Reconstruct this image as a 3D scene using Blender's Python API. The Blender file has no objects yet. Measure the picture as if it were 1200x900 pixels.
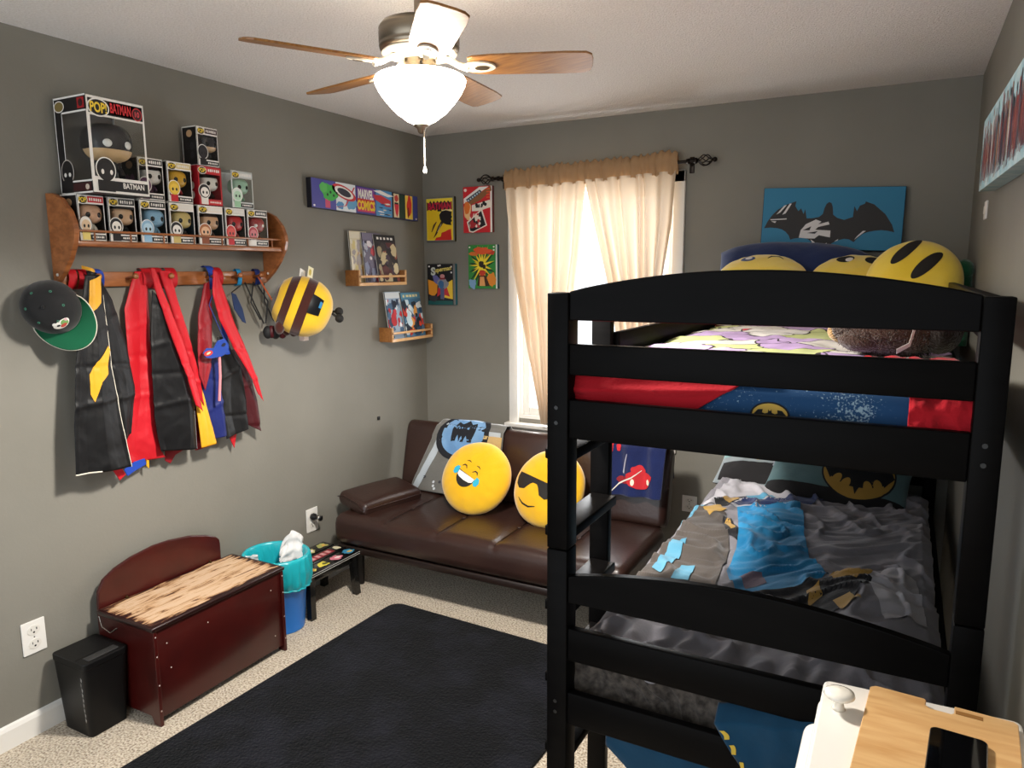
# A child's bedroom: bunk bed, futon, toy chest, rack of capes and boxed figures.
FAN_E, WORLD_E, WIN_E, EXPO = 20.0, 1.55, 34.0, 0.6
CAM_F = 857.480
CAM_C = [2.6515, 0.0, 1.6317]
CAM_R = [0.88198, 0.47125, -0.00579]
CAM_U = [-0.06676, 0.1371, 0.98831]
CAM_N = [0.46653, -0.87128, 0.15238]

import bpy, bmesh, math, random
from mathutils import Vector, Matrix, noise
from mathutils.geometry import tessellate_polygon
SC = bpy.context.scene
COL = SC.collection
PI = math.pi
def R(d): return math.radians(d)
def V(*a): return Vector(a)

# ------------------------------------------------------------------ materials
def srgb(h):
    h = h.lstrip('#'); out = []
    for i in (0, 2, 4):
        c = int(h[i:i+2], 16)/255
        out.append(c/12.92 if c <= .04045 else ((c+.055)/1.055)**2.4)
    return (*out, 1)
MATS = {}
def mat(key, col='#808080', rough=.6, metal=0., bump=None, var=None, spec=.5, sheen=0., coat=0., detail=4., stretch=None):
    """bump=(scale,strength) noise relief; var=(scale, second colour, amount) noise colour; stretch=(x,y,z) coordinate scale"""
    if key in MATS: return MATS[key]
    m = bpy.data.materials.new(key); m.use_nodes = True; MATS[key] = m
    nt = m.node_tree; b = nt.nodes['Principled BSDF']
    b.inputs['Base Color'].default_value = srgb(col); b.inputs['Roughness'].default_value = rough
    b.inputs['Metallic'].default_value = metal; b.inputs['Specular IOR Level'].default_value = spec
    b.inputs['Sheen Weight'].default_value = sheen; b.inputs['Coat Weight'].default_value = coat
    if bump or var:
        tc = nt.nodes.new('ShaderNodeTexCoord'); co = tc.outputs['Object']
        if stretch:
            mp = nt.nodes.new('ShaderNodeMapping'); mp.inputs['Scale'].default_value = stretch
            nt.links.new(co, mp.inputs['Vector']); co = mp.outputs['Vector']
    if var:
        n = nt.nodes.new('ShaderNodeTexNoise'); n.inputs['Scale'].default_value = var[0]; n.inputs['Detail'].default_value = detail
        nt.links.new(co, n.inputs['Vector'])
        r = nt.nodes.new('ShaderNodeValToRGB'); w = .5*(1-min(1, var[2]))*.9
        r.color_ramp.elements[0].position = .32+w*.3; r.color_ramp.elements[1].position = .68-w*.3
        r.color_ramp.elements[0].color = srgb(col); r.color_ramp.elements[1].color = srgb(var[1])
        nt.links.new(n.outputs['Fac'], r.inputs['Fac']); nt.links.new(r.outputs['Color'], b.inputs['Base Color'])
    if bump:
        n2 = nt.nodes.new('ShaderNodeTexNoise'); n2.inputs['Scale'].default_value = bump[0]; n2.inputs['Detail'].default_value = detail
        nt.links.new(co, n2.inputs['Vector'])
        bp = nt.nodes.new('ShaderNodeBump'); bp.inputs['Strength'].default_value = bump[1]; bp.inputs['Distance'].default_value = .01
        nt.links.new(n2.outputs['Fac'], bp.inputs['Height']); nt.links.new(bp.outputs['Normal'], b.inputs['Normal'])
    return m
def ink(h, rough=.45):
    return mat('ink_'+h.lstrip('#')+('' if rough == .45 else '_r%d' % int(rough*100)), h, rough)
def cloth(key, h, h2=None, rough=.85, bump=(60, .12), sheen=.25):
    return mat(key, h, rough, bump=bump, var=(6, h2 or h, 1), sheen=sheen, spec=.2)
def wood_mat(key, c1, c2, scale, stretch, rough=.35, coat=.2):
    m = bpy.data.materials.new(key); m.use_nodes = True; MATS[key] = m
    nt = m.node_tree; b = nt.nodes['Principled BSDF']; b.inputs['Roughness'].default_value = rough; b.inputs['Coat Weight'].default_value = coat
    tc = nt.nodes.new('ShaderNodeTexCoord'); mp = nt.nodes.new('ShaderNodeMapping'); mp.inputs['Scale'].default_value = stretch
    nt.links.new(tc.outputs['Object'], mp.inputs['Vector'])
    n = nt.nodes.new('ShaderNodeTexNoise'); n.inputs['Scale'].default_value = scale; n.inputs['Detail'].default_value = 6; n.inputs['Distortion'].default_value = .6
    nt.links.new(mp.outputs['Vector'], n.inputs['Vector'])
    r = nt.nodes.new('ShaderNodeValToRGB'); r.color_ramp.elements[0].position = .3; r.color_ramp.elements[1].position = .7
    r.color_ramp.elements[0].color = srgb(c1); r.color_ramp.elements[1].color = srgb(c2)
    nt.links.new(n.outputs['Fac'], r.inputs['Fac']); nt.links.new(r.outputs['Color'], b.inputs['Base Color'])
    bp = nt.nodes.new('ShaderNodeBump'); bp.inputs['Strength'].default_value = .06; bp.inputs['Distance'].default_value = .004
    nt.links.new(n.outputs['Fac'], bp.inputs['Height']); nt.links.new(bp.outputs['Normal'], b.inputs['Normal'])
    return m

# ------------------------------------------------------------------ mesh builder
def lerp(a, b, t): return a+(b-a)*t
def interp(pl, t):
    """point at fraction t of a polyline, by length"""
    L = [0.]
    for a, b in zip(pl, pl[1:]): L.append(L[-1]+math.dist(a, b))
    s = t*L[-1]
    for i in range(len(pl)-1):
        if s <= L[i+1] or i == len(pl)-2:
            k = (s-L[i])/max(1e-9, L[i+1]-L[i])
            return tuple(lerp(p, q, k) for p, q in zip(pl[i], pl[i+1]))
def ell(cx, cy, rx, ry, n=28, rot=0, a0=0, a1=360):
    c, s = math.cos(R(rot)), math.sin(R(rot)); out = []
    m = n if a1-a0 >= 360 else n+1
    for i in range(m):
        a = R(a0+(a1-a0)*i/n); x, y = rx*math.cos(a), ry*math.sin(a)
        out.append((cx+c*x-s*y, cy+s*x+c*y))
    return out
def stroke(pts, w):
    """outline polygon of an open line of width w (w may be a list)"""
    n = len(pts); ws = w if isinstance(w, (list, tuple)) else [w]*n; l, r = [], []
    for i, p in enumerate(pts):
        a, b = pts[max(0, i-1)], pts[min(n-1, i+1)]
        d = math.hypot(b[0]-a[0], b[1]-a[1]) or 1; nx, ny = -(b[1]-a[1])/d, (b[0]-a[0])/d
        l.append((p[0]+nx*ws[i]/2, p[1]+ny*ws[i]/2)); r.append((p[0]-nx*ws[i]/2, p[1]-ny*ws[i]/2))
    return l+r[::-1]
def rect(x0, x1, y0, y1): return [(x0, y0), (x1, y0), (x1, y1), (x0, y1)]
def rrect(x0, x1, y0, y1, r, n=4):
    out = []
    for cx, cy, a in ((x1-r, y0+r, -90), (x1-r, y1-r, 0), (x0+r, y1-r, 90), (x0+r, y0+r, 180)):
        for i in range(n+1):
            t = R(a+90*i/n); out.append((cx+r*math.cos(t), cy+r*math.sin(t)))
    return out
_TXT = {}
def text_tris(s, bold=.02):
    """triangles of a line of lettering, scaled to the unit square"""
    if (s, bold) in _TXT: return _TXT[(s, bold)]
    cu = bpy.data.curves.new('lettering', 'FONT'); cu.body = s; cu.offset = bold; cu.resolution_u = 3
    ob = bpy.data.objects.new('lettering', cu); COL.objects.link(ob)
    me = bpy.data.meshes.new_from_object(ob.evaluated_get(bpy.context.evaluated_depsgraph_get()))
    bpy.data.objects.remove(ob); bpy.data.curves.remove(cu)
    me.calc_loop_triangles(); vs = [(v.co.x, v.co.y) for v in me.vertices]
    tr = [[vs[i] for i in t.vertices] for t in me.loop_triangles]
    bpy.data.meshes.remove(me)
    xs = [v[0] for v in vs]; ys = [v[1] for v in vs]; x0, x1, y0, y1 = min(xs), max(xs), min(ys), max(ys)
    tr = [[((p[0]-x0)/(x1-x0), (p[1]-y0)/(y1-y0)) for p in t] for t in tr]
    _TXT[(s, bold)] = tr
    return tr
def plane(O, U, W):
    """flat mapping (u,v) -> point, normal"""
    O, U, W = Vector(O), Vector(U), Vector(W); n = U.cross(W).normalized()
    return lambda u, v: (O+U*u+W*v, n)
def normed(S, e=1e-3):
    """adds a numeric normal to a surface S(u,v)->point"""
    def f(u, v):
        p = S(u, v); a = S(u+e, v)-S(u-e, v); b = S(u, v+e)-S(u, v-e); n = a.cross(b)
        return p, (n.normalized() if n.length > 1e-12 else Vector((0, 0, 1)))
    return f
class B:
    def __init__(s): s.v = []; s.f = []; s.mi = []; s.sm = []; s.mats = []
    def idx(s, m):
        if m not in s.mats: s.mats.append(m)
        return s.mats.index(m)
    def add(s, vs, fs, m, smooth=False, M=None):
        o = len(s.v); s.v += [(M @ Vector(p) if M else Vector(p)) for p in vs]
        for i, f in enumerate(fs):
            s.f.append([o+k for k in f]); s.mi.append(s.idx(m[i] if isinstance(m, list) else m)); s.sm.append(smooth)
        return s
    def bm(s, bm, m, smooth=False, M=None):
        bm.verts.index_update()
        s.add([v.co.copy() for v in bm.verts], [[v.index for v in f.verts] for f in bm.faces], m, smooth, M); bm.free(); return s
    def box(s, x0, x1, y0, y1, z0, z1, m, r=0., seg=2, M=None, smooth=None):
        bm = bmesh.new(); bmesh.ops.create_cube(bm, size=1)
        for v in bm.verts: v.co = Vector((lerp(x0, x1, v.co.x+.5), lerp(y0, y1, v.co.y+.5), lerp(z0, z1, v.co.z+.5)))
        if r: bmesh.ops.bevel(bm, geom=list(bm.edges), offset=r, segments=seg, profile=.5, affect='EDGES')
        return s.bm(bm, m, bool(r) if smooth is None else smooth, M)
    def cyl(s, p0, p1, r0, m, r1=None, n=16, M=None, smooth=True):
        return s.tube([p0, p1], [r0, r0 if r1 is None else r1], m, n, M=M, smooth=smooth)
    def tube(s, pts, r, m, n=8, M=None, smooth=True, closed=False):
        pts = [Vector(p) for p in pts]; N = len(pts); rs = r if isinstance(r, (list, tuple)) else [r]*N; vs = []; fs = []
        up = None
        for i, p in enumerate(pts):
            d = (pts[(i+1) % N]-pts[i-1]) if closed else (pts[min(N-1, i+1)]-pts[max(0, i-1)])
            d.normalize()
            if up is None:
                up = Vector((0, 0, 1)) if abs(d.z) < .9 else Vector((1, 0, 0))
            a = d.cross(up)
            if a.length < 1e-6: a = d.orthogonal()
            a.normalize(); b = a.cross(d).normalized(); up = b
            for k in range(n):
                t = 2*PI*k/n; vs.append(p+(a*math.cos(t)+b*math.sin(t))*rs[i])
        for i in range(N if closed else N-1):
            j = (i+1) % N
            for k in range(n): fs.append([i*n+k, i*n+(k+1) % n, j*n+(k+1) % n, j*n+k])
        s.add(vs, fs, m, smooth, M)
        if not closed:
            s.add(vs[:n], [list(range(n))[::-1]], m, False, M); s.add(vs[-n:], [list(range(n))], m, False, M)
        return s
    def lathe(s, prof, m, n=32, c=(0, 0, 0), M=None, smooth=True, sq=None):
        """prof = [(radius,z)]; closes at the axis where radius is 0"""
        vs = []; fs = []; c = Vector(c)
        for r, z in prof:
            for k in range(n):
                t = 2*PI*k/n; x, y = math.cos(t), math.sin(t)
                vs.append(c+Vector((r*x, r*y, z)))
        for i in range(len(prof)-1):
            for k in range(n): fs.append([i*n+k, i*n+(k+1) % n, (i+1)*n+(k+1) % n, (i+1)*n+k])
        return s.add(vs, fs, m, smooth, M)
    def prism(s, poly, S, h, m, r=0., smooth=False):
        """polygon on the flat mapping S, raised from 0 to h along its normal"""
        bm = bmesh.new(); vs = [bm.verts.new(S(*p)[0]) for p in poly]; f = bm.faces.new(vs)
        bm.normal_update(); n = S(0, 0)[1]
        ex = bmesh.ops.extrude_face_region(bm, geom=[f]); bmesh.ops.translate(bm, vec=n*h, verts=[g for g in ex['geom'] if isinstance(g, bmesh.types.BMVert)])
        bmesh.ops.recalc_face_normals(bm, faces=list(bm.faces))
        if r:
            es = [e for e in bm.edges if len(e.link_faces) == 2 and e.link_faces[0].normal.angle(e.link_faces[1].normal, 0) > .7]
            bmesh.ops.bevel(bm, geom=es, offset=r, segments=2, profile=.5, affect='EDGES', clamp_overlap=True)
        return s.bm(bm, m, smooth)
    def surf(s, S, nu, nv, m, thick=0., smooth=True, wrap=False, u0=0., u1=1., v0=0., v1=1.):
        """grid over S(u,v)->point; m may be a function (u,v)->material; thick grows it to both sides of nothing but the back"""
        us = [u0+(u1-u0)*i/nu for i in range(nu+(0 if wrap else 1))]; vsn = [v0+(v1-v0)*j/nv for j in range(nv+1)]
        W = len(us); P = [Vector(S(u, v)) for v in vsn for u in us]; F = []; ML = []
        for j in range(nv):
            for i in range(nu):
                i2 = (i+1) % W; F.append([j*W+i, j*W+i2, (j+1)*W+i2, (j+1)*W+i])
                ML.append(m((us[i]+(u1-u0)/nu/2), (vsn[j]+vsn[j+1])/2) if callable(m) else m)
        if thick:
            bm = bmesh.new(); bv = [bm.verts.new(p) for p in P]
            for f in F:
                try: bm.faces.new([bv[k] for k in f])
                except ValueError: pass
            bm.normal_update(); nrm = [v.normal.copy() for v in bv]; bm.free()
            n0 = len(P); P = P+[p-n*thick for p, n in zip(P, nrm)]
            F2 = [[k+n0 for k in f[::-1]] for f in F]; ML2 = list(ML); E = []; EM = []
            def edge(a, b, mm): E.append([a, a+n0, b+n0, b]); EM.append(mm)
            for i in range(nu):
                i2 = (i+1) % W; edge(i, i2, ML[i]); edge(nv*W+i2, nv*W+i, ML[(nv-1)*nu+i])
            if not wrap:
                for j in range(nv): edge((j+1)*W, j*W, ML[j*nu]); edge(j*W+W-1, (j+1)*W+W-1, ML[j*nu+nu-1])
            F = F+F2+E; ML = ML+ML2+EM
        return s.add(P, F, ML, smooth)
    def blob(s, c, rad, m, e=1., nu=28, nv=16, M=None, fn=None, smooth=True):
        """superellipsoid (e<1 boxier); fn(dir)->radius factor; m may be function of unit direction"""
        vs = []; fs = []; ml = []
        pw = lambda a: math.copysign(abs(a)**e, a)
        for j in range(nv+1):
            ph = -PI/2+PI*j/nv
            for i in range(nu):
                th = 2*PI*i/nu
                d = Vector((pw(math.cos(ph))*pw(math.cos(th)), pw(math.cos(ph))*pw(math.sin(th)), pw(math.sin(ph))))
                k = fn(d) if fn else 1
                vs.append(Vector((c[0]+rad[0]*d.x*k, c[1]+rad[1]*d.y*k, c[2]+rad[2]*d.z*k)))
        for j in range(nv):
            for i in range(nu):
                fs.append([j*nu+i, j*nu+(i+1) % nu, (j+1)*nu+(i+1) % nu, (j+1)*nu+i])
                if callable(m):
                    ph = -PI/2+PI*(j+.5)/nv; th = 2*PI*(i+.5)/nu
                    ml.append(m(Vector((math.cos(ph)*math.cos(th), math.cos(ph)*math.sin(th), math.sin(ph)))))
        return s.add(vs, fs, ml if ml else m, smooth, M)
    def tris(s, T, S, m, off=.0006, maxlen=None):
        """2-D triangles laid on a mapping S(u,v)->(point,normal)"""
        if maxlen:
            out = []; st = list(T)
            while st:
                t = st.pop(); L = [math.dist(t[i], t[(i+1) % 3]) for i in range(3)]; k = L.index(max(L))
                if L[k] > maxlen and len(out)+len(st) < 20000:
                    a, b, c = t[k], t[(k+1) % 3], t[(k+2) % 3]; mm = ((a[0]+b[0])/2, (a[1]+b[1])/2)
                    st += [[a, mm, c], [mm, b, c]]
                else: out.append(t)
            T = out
        vs = []; fs = []; seen = {}
        for t in T:
            f = []
            for p in t:
                key = (round(p[0], 6), round(p[1], 6))
                if key not in seen:
                    q, n = S(*p); seen[key] = len(vs); vs.append(q+n*off)
                f.append(seen[key])
            if len(set(f)) == 3: fs.append(f)
        return s.add(vs, fs, m, maxlen is not None)
    def poly(s, poly, S, m, off=.0006, maxlen=None):
        T = [[poly[i] for i in t] for t in tessellate_polygon([[Vector((p[0], p[1], 0)) for p in poly]])]
        return s.tris(T, S, m, off, maxlen)
    def text(s, st, S, u0, u1, v0, v1, m, off=.0012, bold=.02, rot=0, maxlen=None, skew=0):
        T = text_tris(st, bold); c, sn = math.cos(R(rot)), math.sin(R(rot)); cu, cv = (u0+u1)/2, (v0+v1)/2
        def q(p):
            x, y = (p[0]-.5)*(u1-u0)+skew*(p[1]-.5)*(v1-v0), (p[1]-.5)*(v1-v0)
            return (cu+c*x-sn*y, cv+sn*x+c*y)
        return s.tris([[q(p) for p in t] for t in T], S, m, off, maxlen)
    # --- into the scene
    def mesh(s, name, Minv=None, recalc=True):
        me = bpy.data.meshes.new(name)
        me.from_pydata([(Minv @ p if Minv else p) for p in s.v], [], s.f)
        for m in s.mats: me.materials.append(m)
        me.polygons.foreach_set('material_index', s.mi); me.polygons.foreach_set('use_smooth', s.sm)
        if recalc:
            bm = bmesh.new(); bm.from_mesh(me); bmesh.ops.recalc_face_normals(bm, faces=list(bm.faces)); bm.to_mesh(me); bm.free()
        me.update(); return me
    def part(s, name, parent, label=None, kind=None, recalc=True, local=False):
        T = parent.get('_T'); Mi = None if local else ROOTS[parent.name].inverted()
        o = bpy.data.objects.new(name, s.mesh(name, Mi, recalc)); COL.objects.link(o); o.parent = parent
        ROOTS[o.name] = ROOTS[parent.name]
        if label: o['label'] = label
        if kind: o['kind'] = kind
        return o
    def solo(s, name, label=None, cat=None, group=None, kind=None, recalc=True, origin=None):
        xs = [p.x for p in s.v]; ys = [p.y for p in s.v]; zs = [p.z for p in s.v]
        c = Vector(origin) if origin else Vector(((min(xs)+max(xs))/2, (min(ys)+max(ys))/2, min(zs)))
        o = bpy.data.objects.new(name, s.mesh(name, Matrix.Translation(-c), recalc)); COL.objects.link(o); o.location = c
        ROOTS[o.name] = Matrix.Translation(c); tag(o, label, cat, group, kind); return o
ROOTS = {}
def tag(o, label=None, cat=None, group=None, kind=None):
    if label: o['label'] = label
    if cat: o['category'] = cat
    if group: o['group'] = group
    if kind: o['kind'] = kind
    return o
def thing(name, label, cat, loc, rotz=0, group=None, kind=None):
    o = bpy.data.objects.new(name, None); COL.objects.link(o); o.empty_display_size = .05
    o.location = loc; o.rotation_euler = (0, 0, rotz)
    ROOTS[o.name] = Matrix.Translation(loc) @ Matrix.Rotation(rotz, 4, 'Z')
    return tag(o, label, cat, group, kind)
def frame(O, X, Y):
    """matrix with origin O, x axis along X, y axis near Y"""
    X = Vector(X).normalized(); Z = X.cross(Vector(Y)).normalized(); Y = Z.cross(X)
    return Matrix(((X.x, Y.x, Z.x, O[0]), (X.y, Y.y, Z.y, O[1]), (X.z, Y.z, Z.z, O[2]), (0, 0, 0, 1)))
def nz(x, y, z=0, s=1.): return noise.noise(Vector((x*s, y*s, z*s)))
def ridge(x, y, z=0, oct=3):
    a, f, t = .5, 1., 0.
    for _ in range(oct):
        t += a*(1-2*abs(noise.noise(Vector((x*f, y*f, z+f))))); a *= .5; f *= 2.1
    return t
def soft(x, y, z=0):
    n = noise.noise(Vector((x, y, z))); return 1-2*math.sqrt(n*n+.012)

# ================================================================== the room
W, D, H, Y0 = 2.88, 3.808, 2.44, -0.9
WALL = mat('wall_paint', '#827f76', .62, bump=(90, .06), var=(2.2, '#7d7a71', .6), spec=.35)
CEIL = mat('ceiling_texture', '#f6f1ed', .95, bump=(150, .9), var=(120, '#e9e3de', 1), detail=6)
WHITE = mat('white_paint', '#e6e3dd', .4)
def carpet_mat():
    m = bpy.data.materials.new('carpet_pile'); m.use_nodes = True; MATS['carpet'] = m; nt = m.node_tree; b = nt.nodes['Principled BSDF']
    b.inputs['Roughness'].default_value = 1; b.inputs['Specular IOR Level'].default_value = .05; b.inputs['Sheen Weight'].default_value = .2
    tc = nt.nodes.new('ShaderNodeTexCoord')
    n = nt.nodes.new('ShaderNodeTexNoise'); n.inputs['Scale'].default_value = 130; n.inputs['Detail'].default_value = 4
    n2 = nt.nodes.new('ShaderNodeTexNoise'); n2.inputs['Scale'].default_value = 9; n2.inputs['Detail'].default_value = 3
    for q in (n, n2): nt.links.new(tc.outputs['Object'], q.inputs['Vector'])
    r = nt.nodes.new('ShaderNodeValToRGB'); r.color_ramp.elements[0].position = .34; r.color_ramp.elements[1].position = .62
    r.color_ramp.elements[0].color = srgb('#8f7c66'); r.color_ramp.elements[1].color = srgb('#f0e4d0')
    e = r.color_ramp.elements.new(.47); e.color = srgb('#cdbca4')
    mx = nt.nodes.new('ShaderNodeMix'); mx.data_type = 'RGBA'; mx.blend_type = 'MULTIPLY'; mx.inputs['Factor'].default_value = .25
    nt.links.new(n.outputs['Fac'], r.inputs['Fac']); nt.links.new(r.outputs['Color'], mx.inputs['A']); nt.links.new(n2.outputs['Fac'], mx.inputs['B'])
    nt.links.new(mx.outputs['Result'], b.inputs['Base Color'])
    bp = nt.nodes.new('ShaderNodeBump'); bp.inputs['Strength'].default_value = 1; bp.inputs['Distance'].default_value = .012
    nt.links.new(n.outputs['Fac'], bp.inputs['Height']); nt.links.new(bp.outputs['Normal'], b.inputs['Normal'])
    return m
CARPET = carpet_mat()
B().box(-.1, W+.1, Y0, D+.1, -.1, 0, CARPET).solo('floor', kind='structure')
B().box(-.1, W+.1, Y0, D+.1, H, H+.1, CEIL).solo('ceiling', kind='structure')
B().box(-.1, 0, Y0, D+.1, 0, H, WALL).solo('wall_left', kind='structure')
B().box(W, W+.1, Y0, D+.1, 0, H, WALL).solo('wall_right', kind='structure')
WX0, WX1, WZ0, WZ1 = .66, 1.57, .765, 2.075
b = B(); b.box(0, WX0, D, D+.1, 0, H, WALL); b.box(WX1, W, D, D+.1, 0, H, WALL); b.box(WX0, WX1, D, D+.1, 0, WZ0, WALL); b.box(WX0, WX1, D, D+.1, WZ1, H, WALL)
b.solo('wall_back', kind='structure')
bp_ = [(0, 0), (.014, 0), (.014, .068), (.009, .08), (0, .085)]
B().prism([(x, z) for x, z in bp_], plane((0, Y0, 0), (1, 0, 0), (0, 0, 1)), -(D-Y0), WHITE).solo('baseboard_left', kind='structure')
B().box(.014, W-.014, D-.014, D, 0, .083, WHITE, .004).solo('baseboard_back', kind='structure')
B().box(W-.014, W, Y0, D, 0, .083, WHITE, .004).solo('baseboard_right', kind='structure')
B().box(W-.016, W, 1.20, 1.29, .083, 1.15, mat('taupe_strip', '#9a9384', .5), .003).solo('wall_strip_1', kind='structure')  # narrow taupe strip standing against the right wall
# window: casing, sill, two sashes, glass
win = thing('window_1', 'white-framed window behind the peach curtains', 'window', (1.115, D, WZ0), kind='structure')
b = B()
for a in ((.603, .663, .735, 2.135), (1.567, 1.627, .735, 2.135)): b.box(a[0], a[1], D-.022, D, a[2], a[3], WHITE, .004)
b.box(.603, 1.627, D-.022, D, 2.075, 2.135, WHITE, .004); b.part('window_casing', win)
b = B(); b.box(.585, 1.645, D-.055, D+.01, .715, .74, WHITE, .006); b.box(.615, 1.615, D-.018, D, .655, .715, WHITE, .004); b.part('window_sill', win)
b = B(); b.box(WX0, WX0+.02, D, D+.1, WZ0, WZ1, WHITE); b.box(WX1-.02, WX1, D, D+.1, WZ0, WZ1, WHITE); b.box(WX0+.02, WX1-.02, D, D+.1, WZ1-.02, WZ1, WHITE); b.box(WX0+.02, WX1-.02, D, D+.1, WZ0, WZ0+.02, WHITE); b.part('window_jamb', win)
GL = bpy.data.materials.new('window_glass'); GL.use_nodes = True; nt = GL.node_tree; nt.nodes.clear()
o_ = nt.nodes.new('ShaderNodeOutputMaterial'); t_ = nt.nodes.new('ShaderNodeBsdfTransparent'); g_ = nt.nodes.new('ShaderNodeBsdfGlossy'); x_ = nt.nodes.new('ShaderNodeMixShader')
g_.inputs['Roughness'].default_value = .03; x_.inputs[0].default_value = .06
nt.links.new(t_.outputs[0], x_.inputs[1]); nt.links.new(g_.outputs[0], x_.inputs[2]); nt.links.new(x_.outputs[0], o_.inputs[0])
zm = 1.43
for z0, z1, yy in ((WZ0+.02, zm+.02, D+.02), (zm-.02, WZ1-.02, D+.055)):
    b = B(); x0, x1 = WX0+.02, WX1-.02
    b.box(x0, x0+.04, yy, yy+.03, z0, z1, WHITE, .003); b.box(x1-.04, x1, yy, yy+.03, z0, z1, WHITE, .003)
    b.box(x0+.04, x1-.04, yy, yy+.03, z0, z0+.045, WHITE, .003); b.box(x0+.04, x1-.04, yy, yy+.03, z1-.04, z1, WHITE, .003)
    f = b.part('window_sash', win)
    B().box(x0+.04, x1-.04, yy+.012, yy+.016, z0+.045, z1-.04, GL).part('window_pane', f)

# ================================================================== ceiling fan
NICK = mat('brushed_nickel', '#8f8474', .32, 1.0, bump=(200, .05), stretch=(1, 1, 12))
CREAM = mat('cream_enamel', '#d8cfbd', .35)
BLADE = wood_mat('oak_blade', '#7a4d22', '#a06f38', 14, (1, 9, 4), .4)
BOWL = bpy.data.materials.new('lit_glass_bowl'); BOWL.use_nodes = True
pb = BOWL.node_tree.nodes['Principled BSDF']; pb.inputs['Base Color'].default_value = srgb('#fff6e6'); pb.inputs['Roughness'].default_value = .3
pb.inputs['Emission Color'].default_value = (1, .89, .74, 1); pb.inputs['Emission Strength'].default_value = FAN_E
FX, FY = 1.43, 1.755
fan = thing('ceiling_fan', 'five-blade ceiling fan with a lit white glass bowl', 'ceiling fan', (FX, FY, H))
B().lathe([(0, 2.44), (.065, 2.44), (.065, 2.425), (.05, 2.40), (.02, 2.39), (0, 2.39)], NICK, c=(FX, FY, 0)).part('ceiling_canopy', fan)
B().cyl((FX, FY, 2.29), (FX, FY, 2.40), .0125, NICK).part('downrod', fan)
b = B().lathe([(0, 2.318), (.022, 2.318), (.026, 2.306), (.075, 2.304), (.1, 2.298), (.108, 2.288), (.11, 2.284), (.109, 2.28), (.11, 2.276), (.11, 2.248), (.108, 2.244), (.11, 2.24), (.108, 2.232), (.1, 2.226)], NICK, n=48, c=(FX, FY, 0))
h = b.part('motor_housing', fan)
b = B().lathe([(.1, 2.227), (.103, 2.222), (.09, 2.216), (.05, 2.212), (.045, 2.205), (0, 2.205)], CREAM, n=48, c=(FX, FY, 0))
dk = ink('#1d1915')
for k in range(24):
    a = R(k*15+4); u = V(math.cos(a), math.sin(a), 0)
    if k % 3: b.poly(ell(0, 0, .004, .0025, 10), plane(V(FX, FY, 2.2165)+u*.078-V(0, 0, .002), u, V(-u.y, u.x, 0)), dk, off=-.001)
b.part('vent_plate', fan)
b = B().lathe([(.045, 2.207), (.046, 2.178), (.05, 2.176), (.062, 2.172), (.064, 2.166), (.05, 2.16), (0, 2.16)], NICK, n=40, c=(FX, FY, 0))
b.blob((FX+.03, FY-.036, 2.19), (.004, .004, .004), dk); b.part('light_fitter', fan)
BZ = 2.188
for k in range(5):
    a = R(24+72*k); M = Matrix.Translation((FX, FY, BZ)) @ Matrix.Rotation(a, 4, 'Z') @ Matrix.Rotation(R(-12), 4, 'X')
    out = [(.135, -.038), (.15, -.047), (.2, -.053), (.4, -.058), (.455, -.055), (.47, -.042), (.474, -.02), (.474, .02), (.47, .042), (.455, .055), (.4, .058), (.2, .053), (.15, .047), (.135, .038)]
    S = plane(M @ V(0, 0, .0), M.to_3x3() @ V(1, 0, 0), M.to_3x3() @ V(0, 1, 0))
    bl = B().prism(out, S, .006, BLADE, .0015).part('blade', fan)
    b = B(); M2 = Matrix.Translation((FX, FY, BZ)) @ Matrix.Rotation(a, 4, 'Z')
    b.tube([M2 @ V(.05, 0, .022), M2 @ V(.08, 0, .018), M2 @ V(.11, .0, .002), M2 @ V(.135, 0, -.005)], [.012, .009, .009, .011], CREAM, 10)
    S2 = plane(M @ V(0, 0, -.006), M.to_3x3() @ V(1, 0, 0), M.to_3x3() @ V(0, 1, 0))
    b.prism(ell(.165, 0, .045, .028, 20), S2, .0055, CREAM, .0015)
    b.prism(ell(.172, 0, .02, .012, 14), plane(M @ V(0, 0, -.008), M.to_3x3() @ V(1, 0, 0), M.to_3x3() @ V(0, 1, 0)), .003, NICK)
    b.part('blade_bracket', bl)
B().lathe([(.055, 2.1745), (.08, 2.1745), (.084, 2.172), (.08, 2.169), (.055, 2.169)], CREAM, n=48, c=(FX, FY, 0)).part('bowl_pan', fan)
B().lathe([(.062, 2.1685), (.09, 2.168), (.112, 2.165), (.122, 2.160), (.1262, 2.152), (.124, 2.142), (.112, 2.118), (.094, 2.094), (.07, 2.068), (.04, 2.046), (.018, 2.036), (0, 2.034)], BOWL, n=48, c=(FX, FY, 0)).part('glass_bowl', fan, 'glowing white glass bowl')
b = B().lathe([(0, 2.042), (.02, 2.038), (.021, 2.032), (.012, 2.026), (.009, 2.016), (.005, 2.012), (0, 2.012)], NICK, n=20, c=(FX, FY, 0)); b.part('finial', fan)
b = B()
for k in range(22): b.blob((FX+.012, FY-.004, 2.016-.0045*k), (.002, .002, .0022), mat('chain_metal', '#6e6557', .4, 1), nu=8, nv=6)
b.lathe([(0, 1.922), (.003, 1.92), (.005, 1.91), (.004, 1.903), (0, 1.901)], mat('chain_drop', '#a8a49a', .4), n=12, c=(FX+.012, FY-.004, 0)); b.part('pull_chain', fan)

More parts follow.
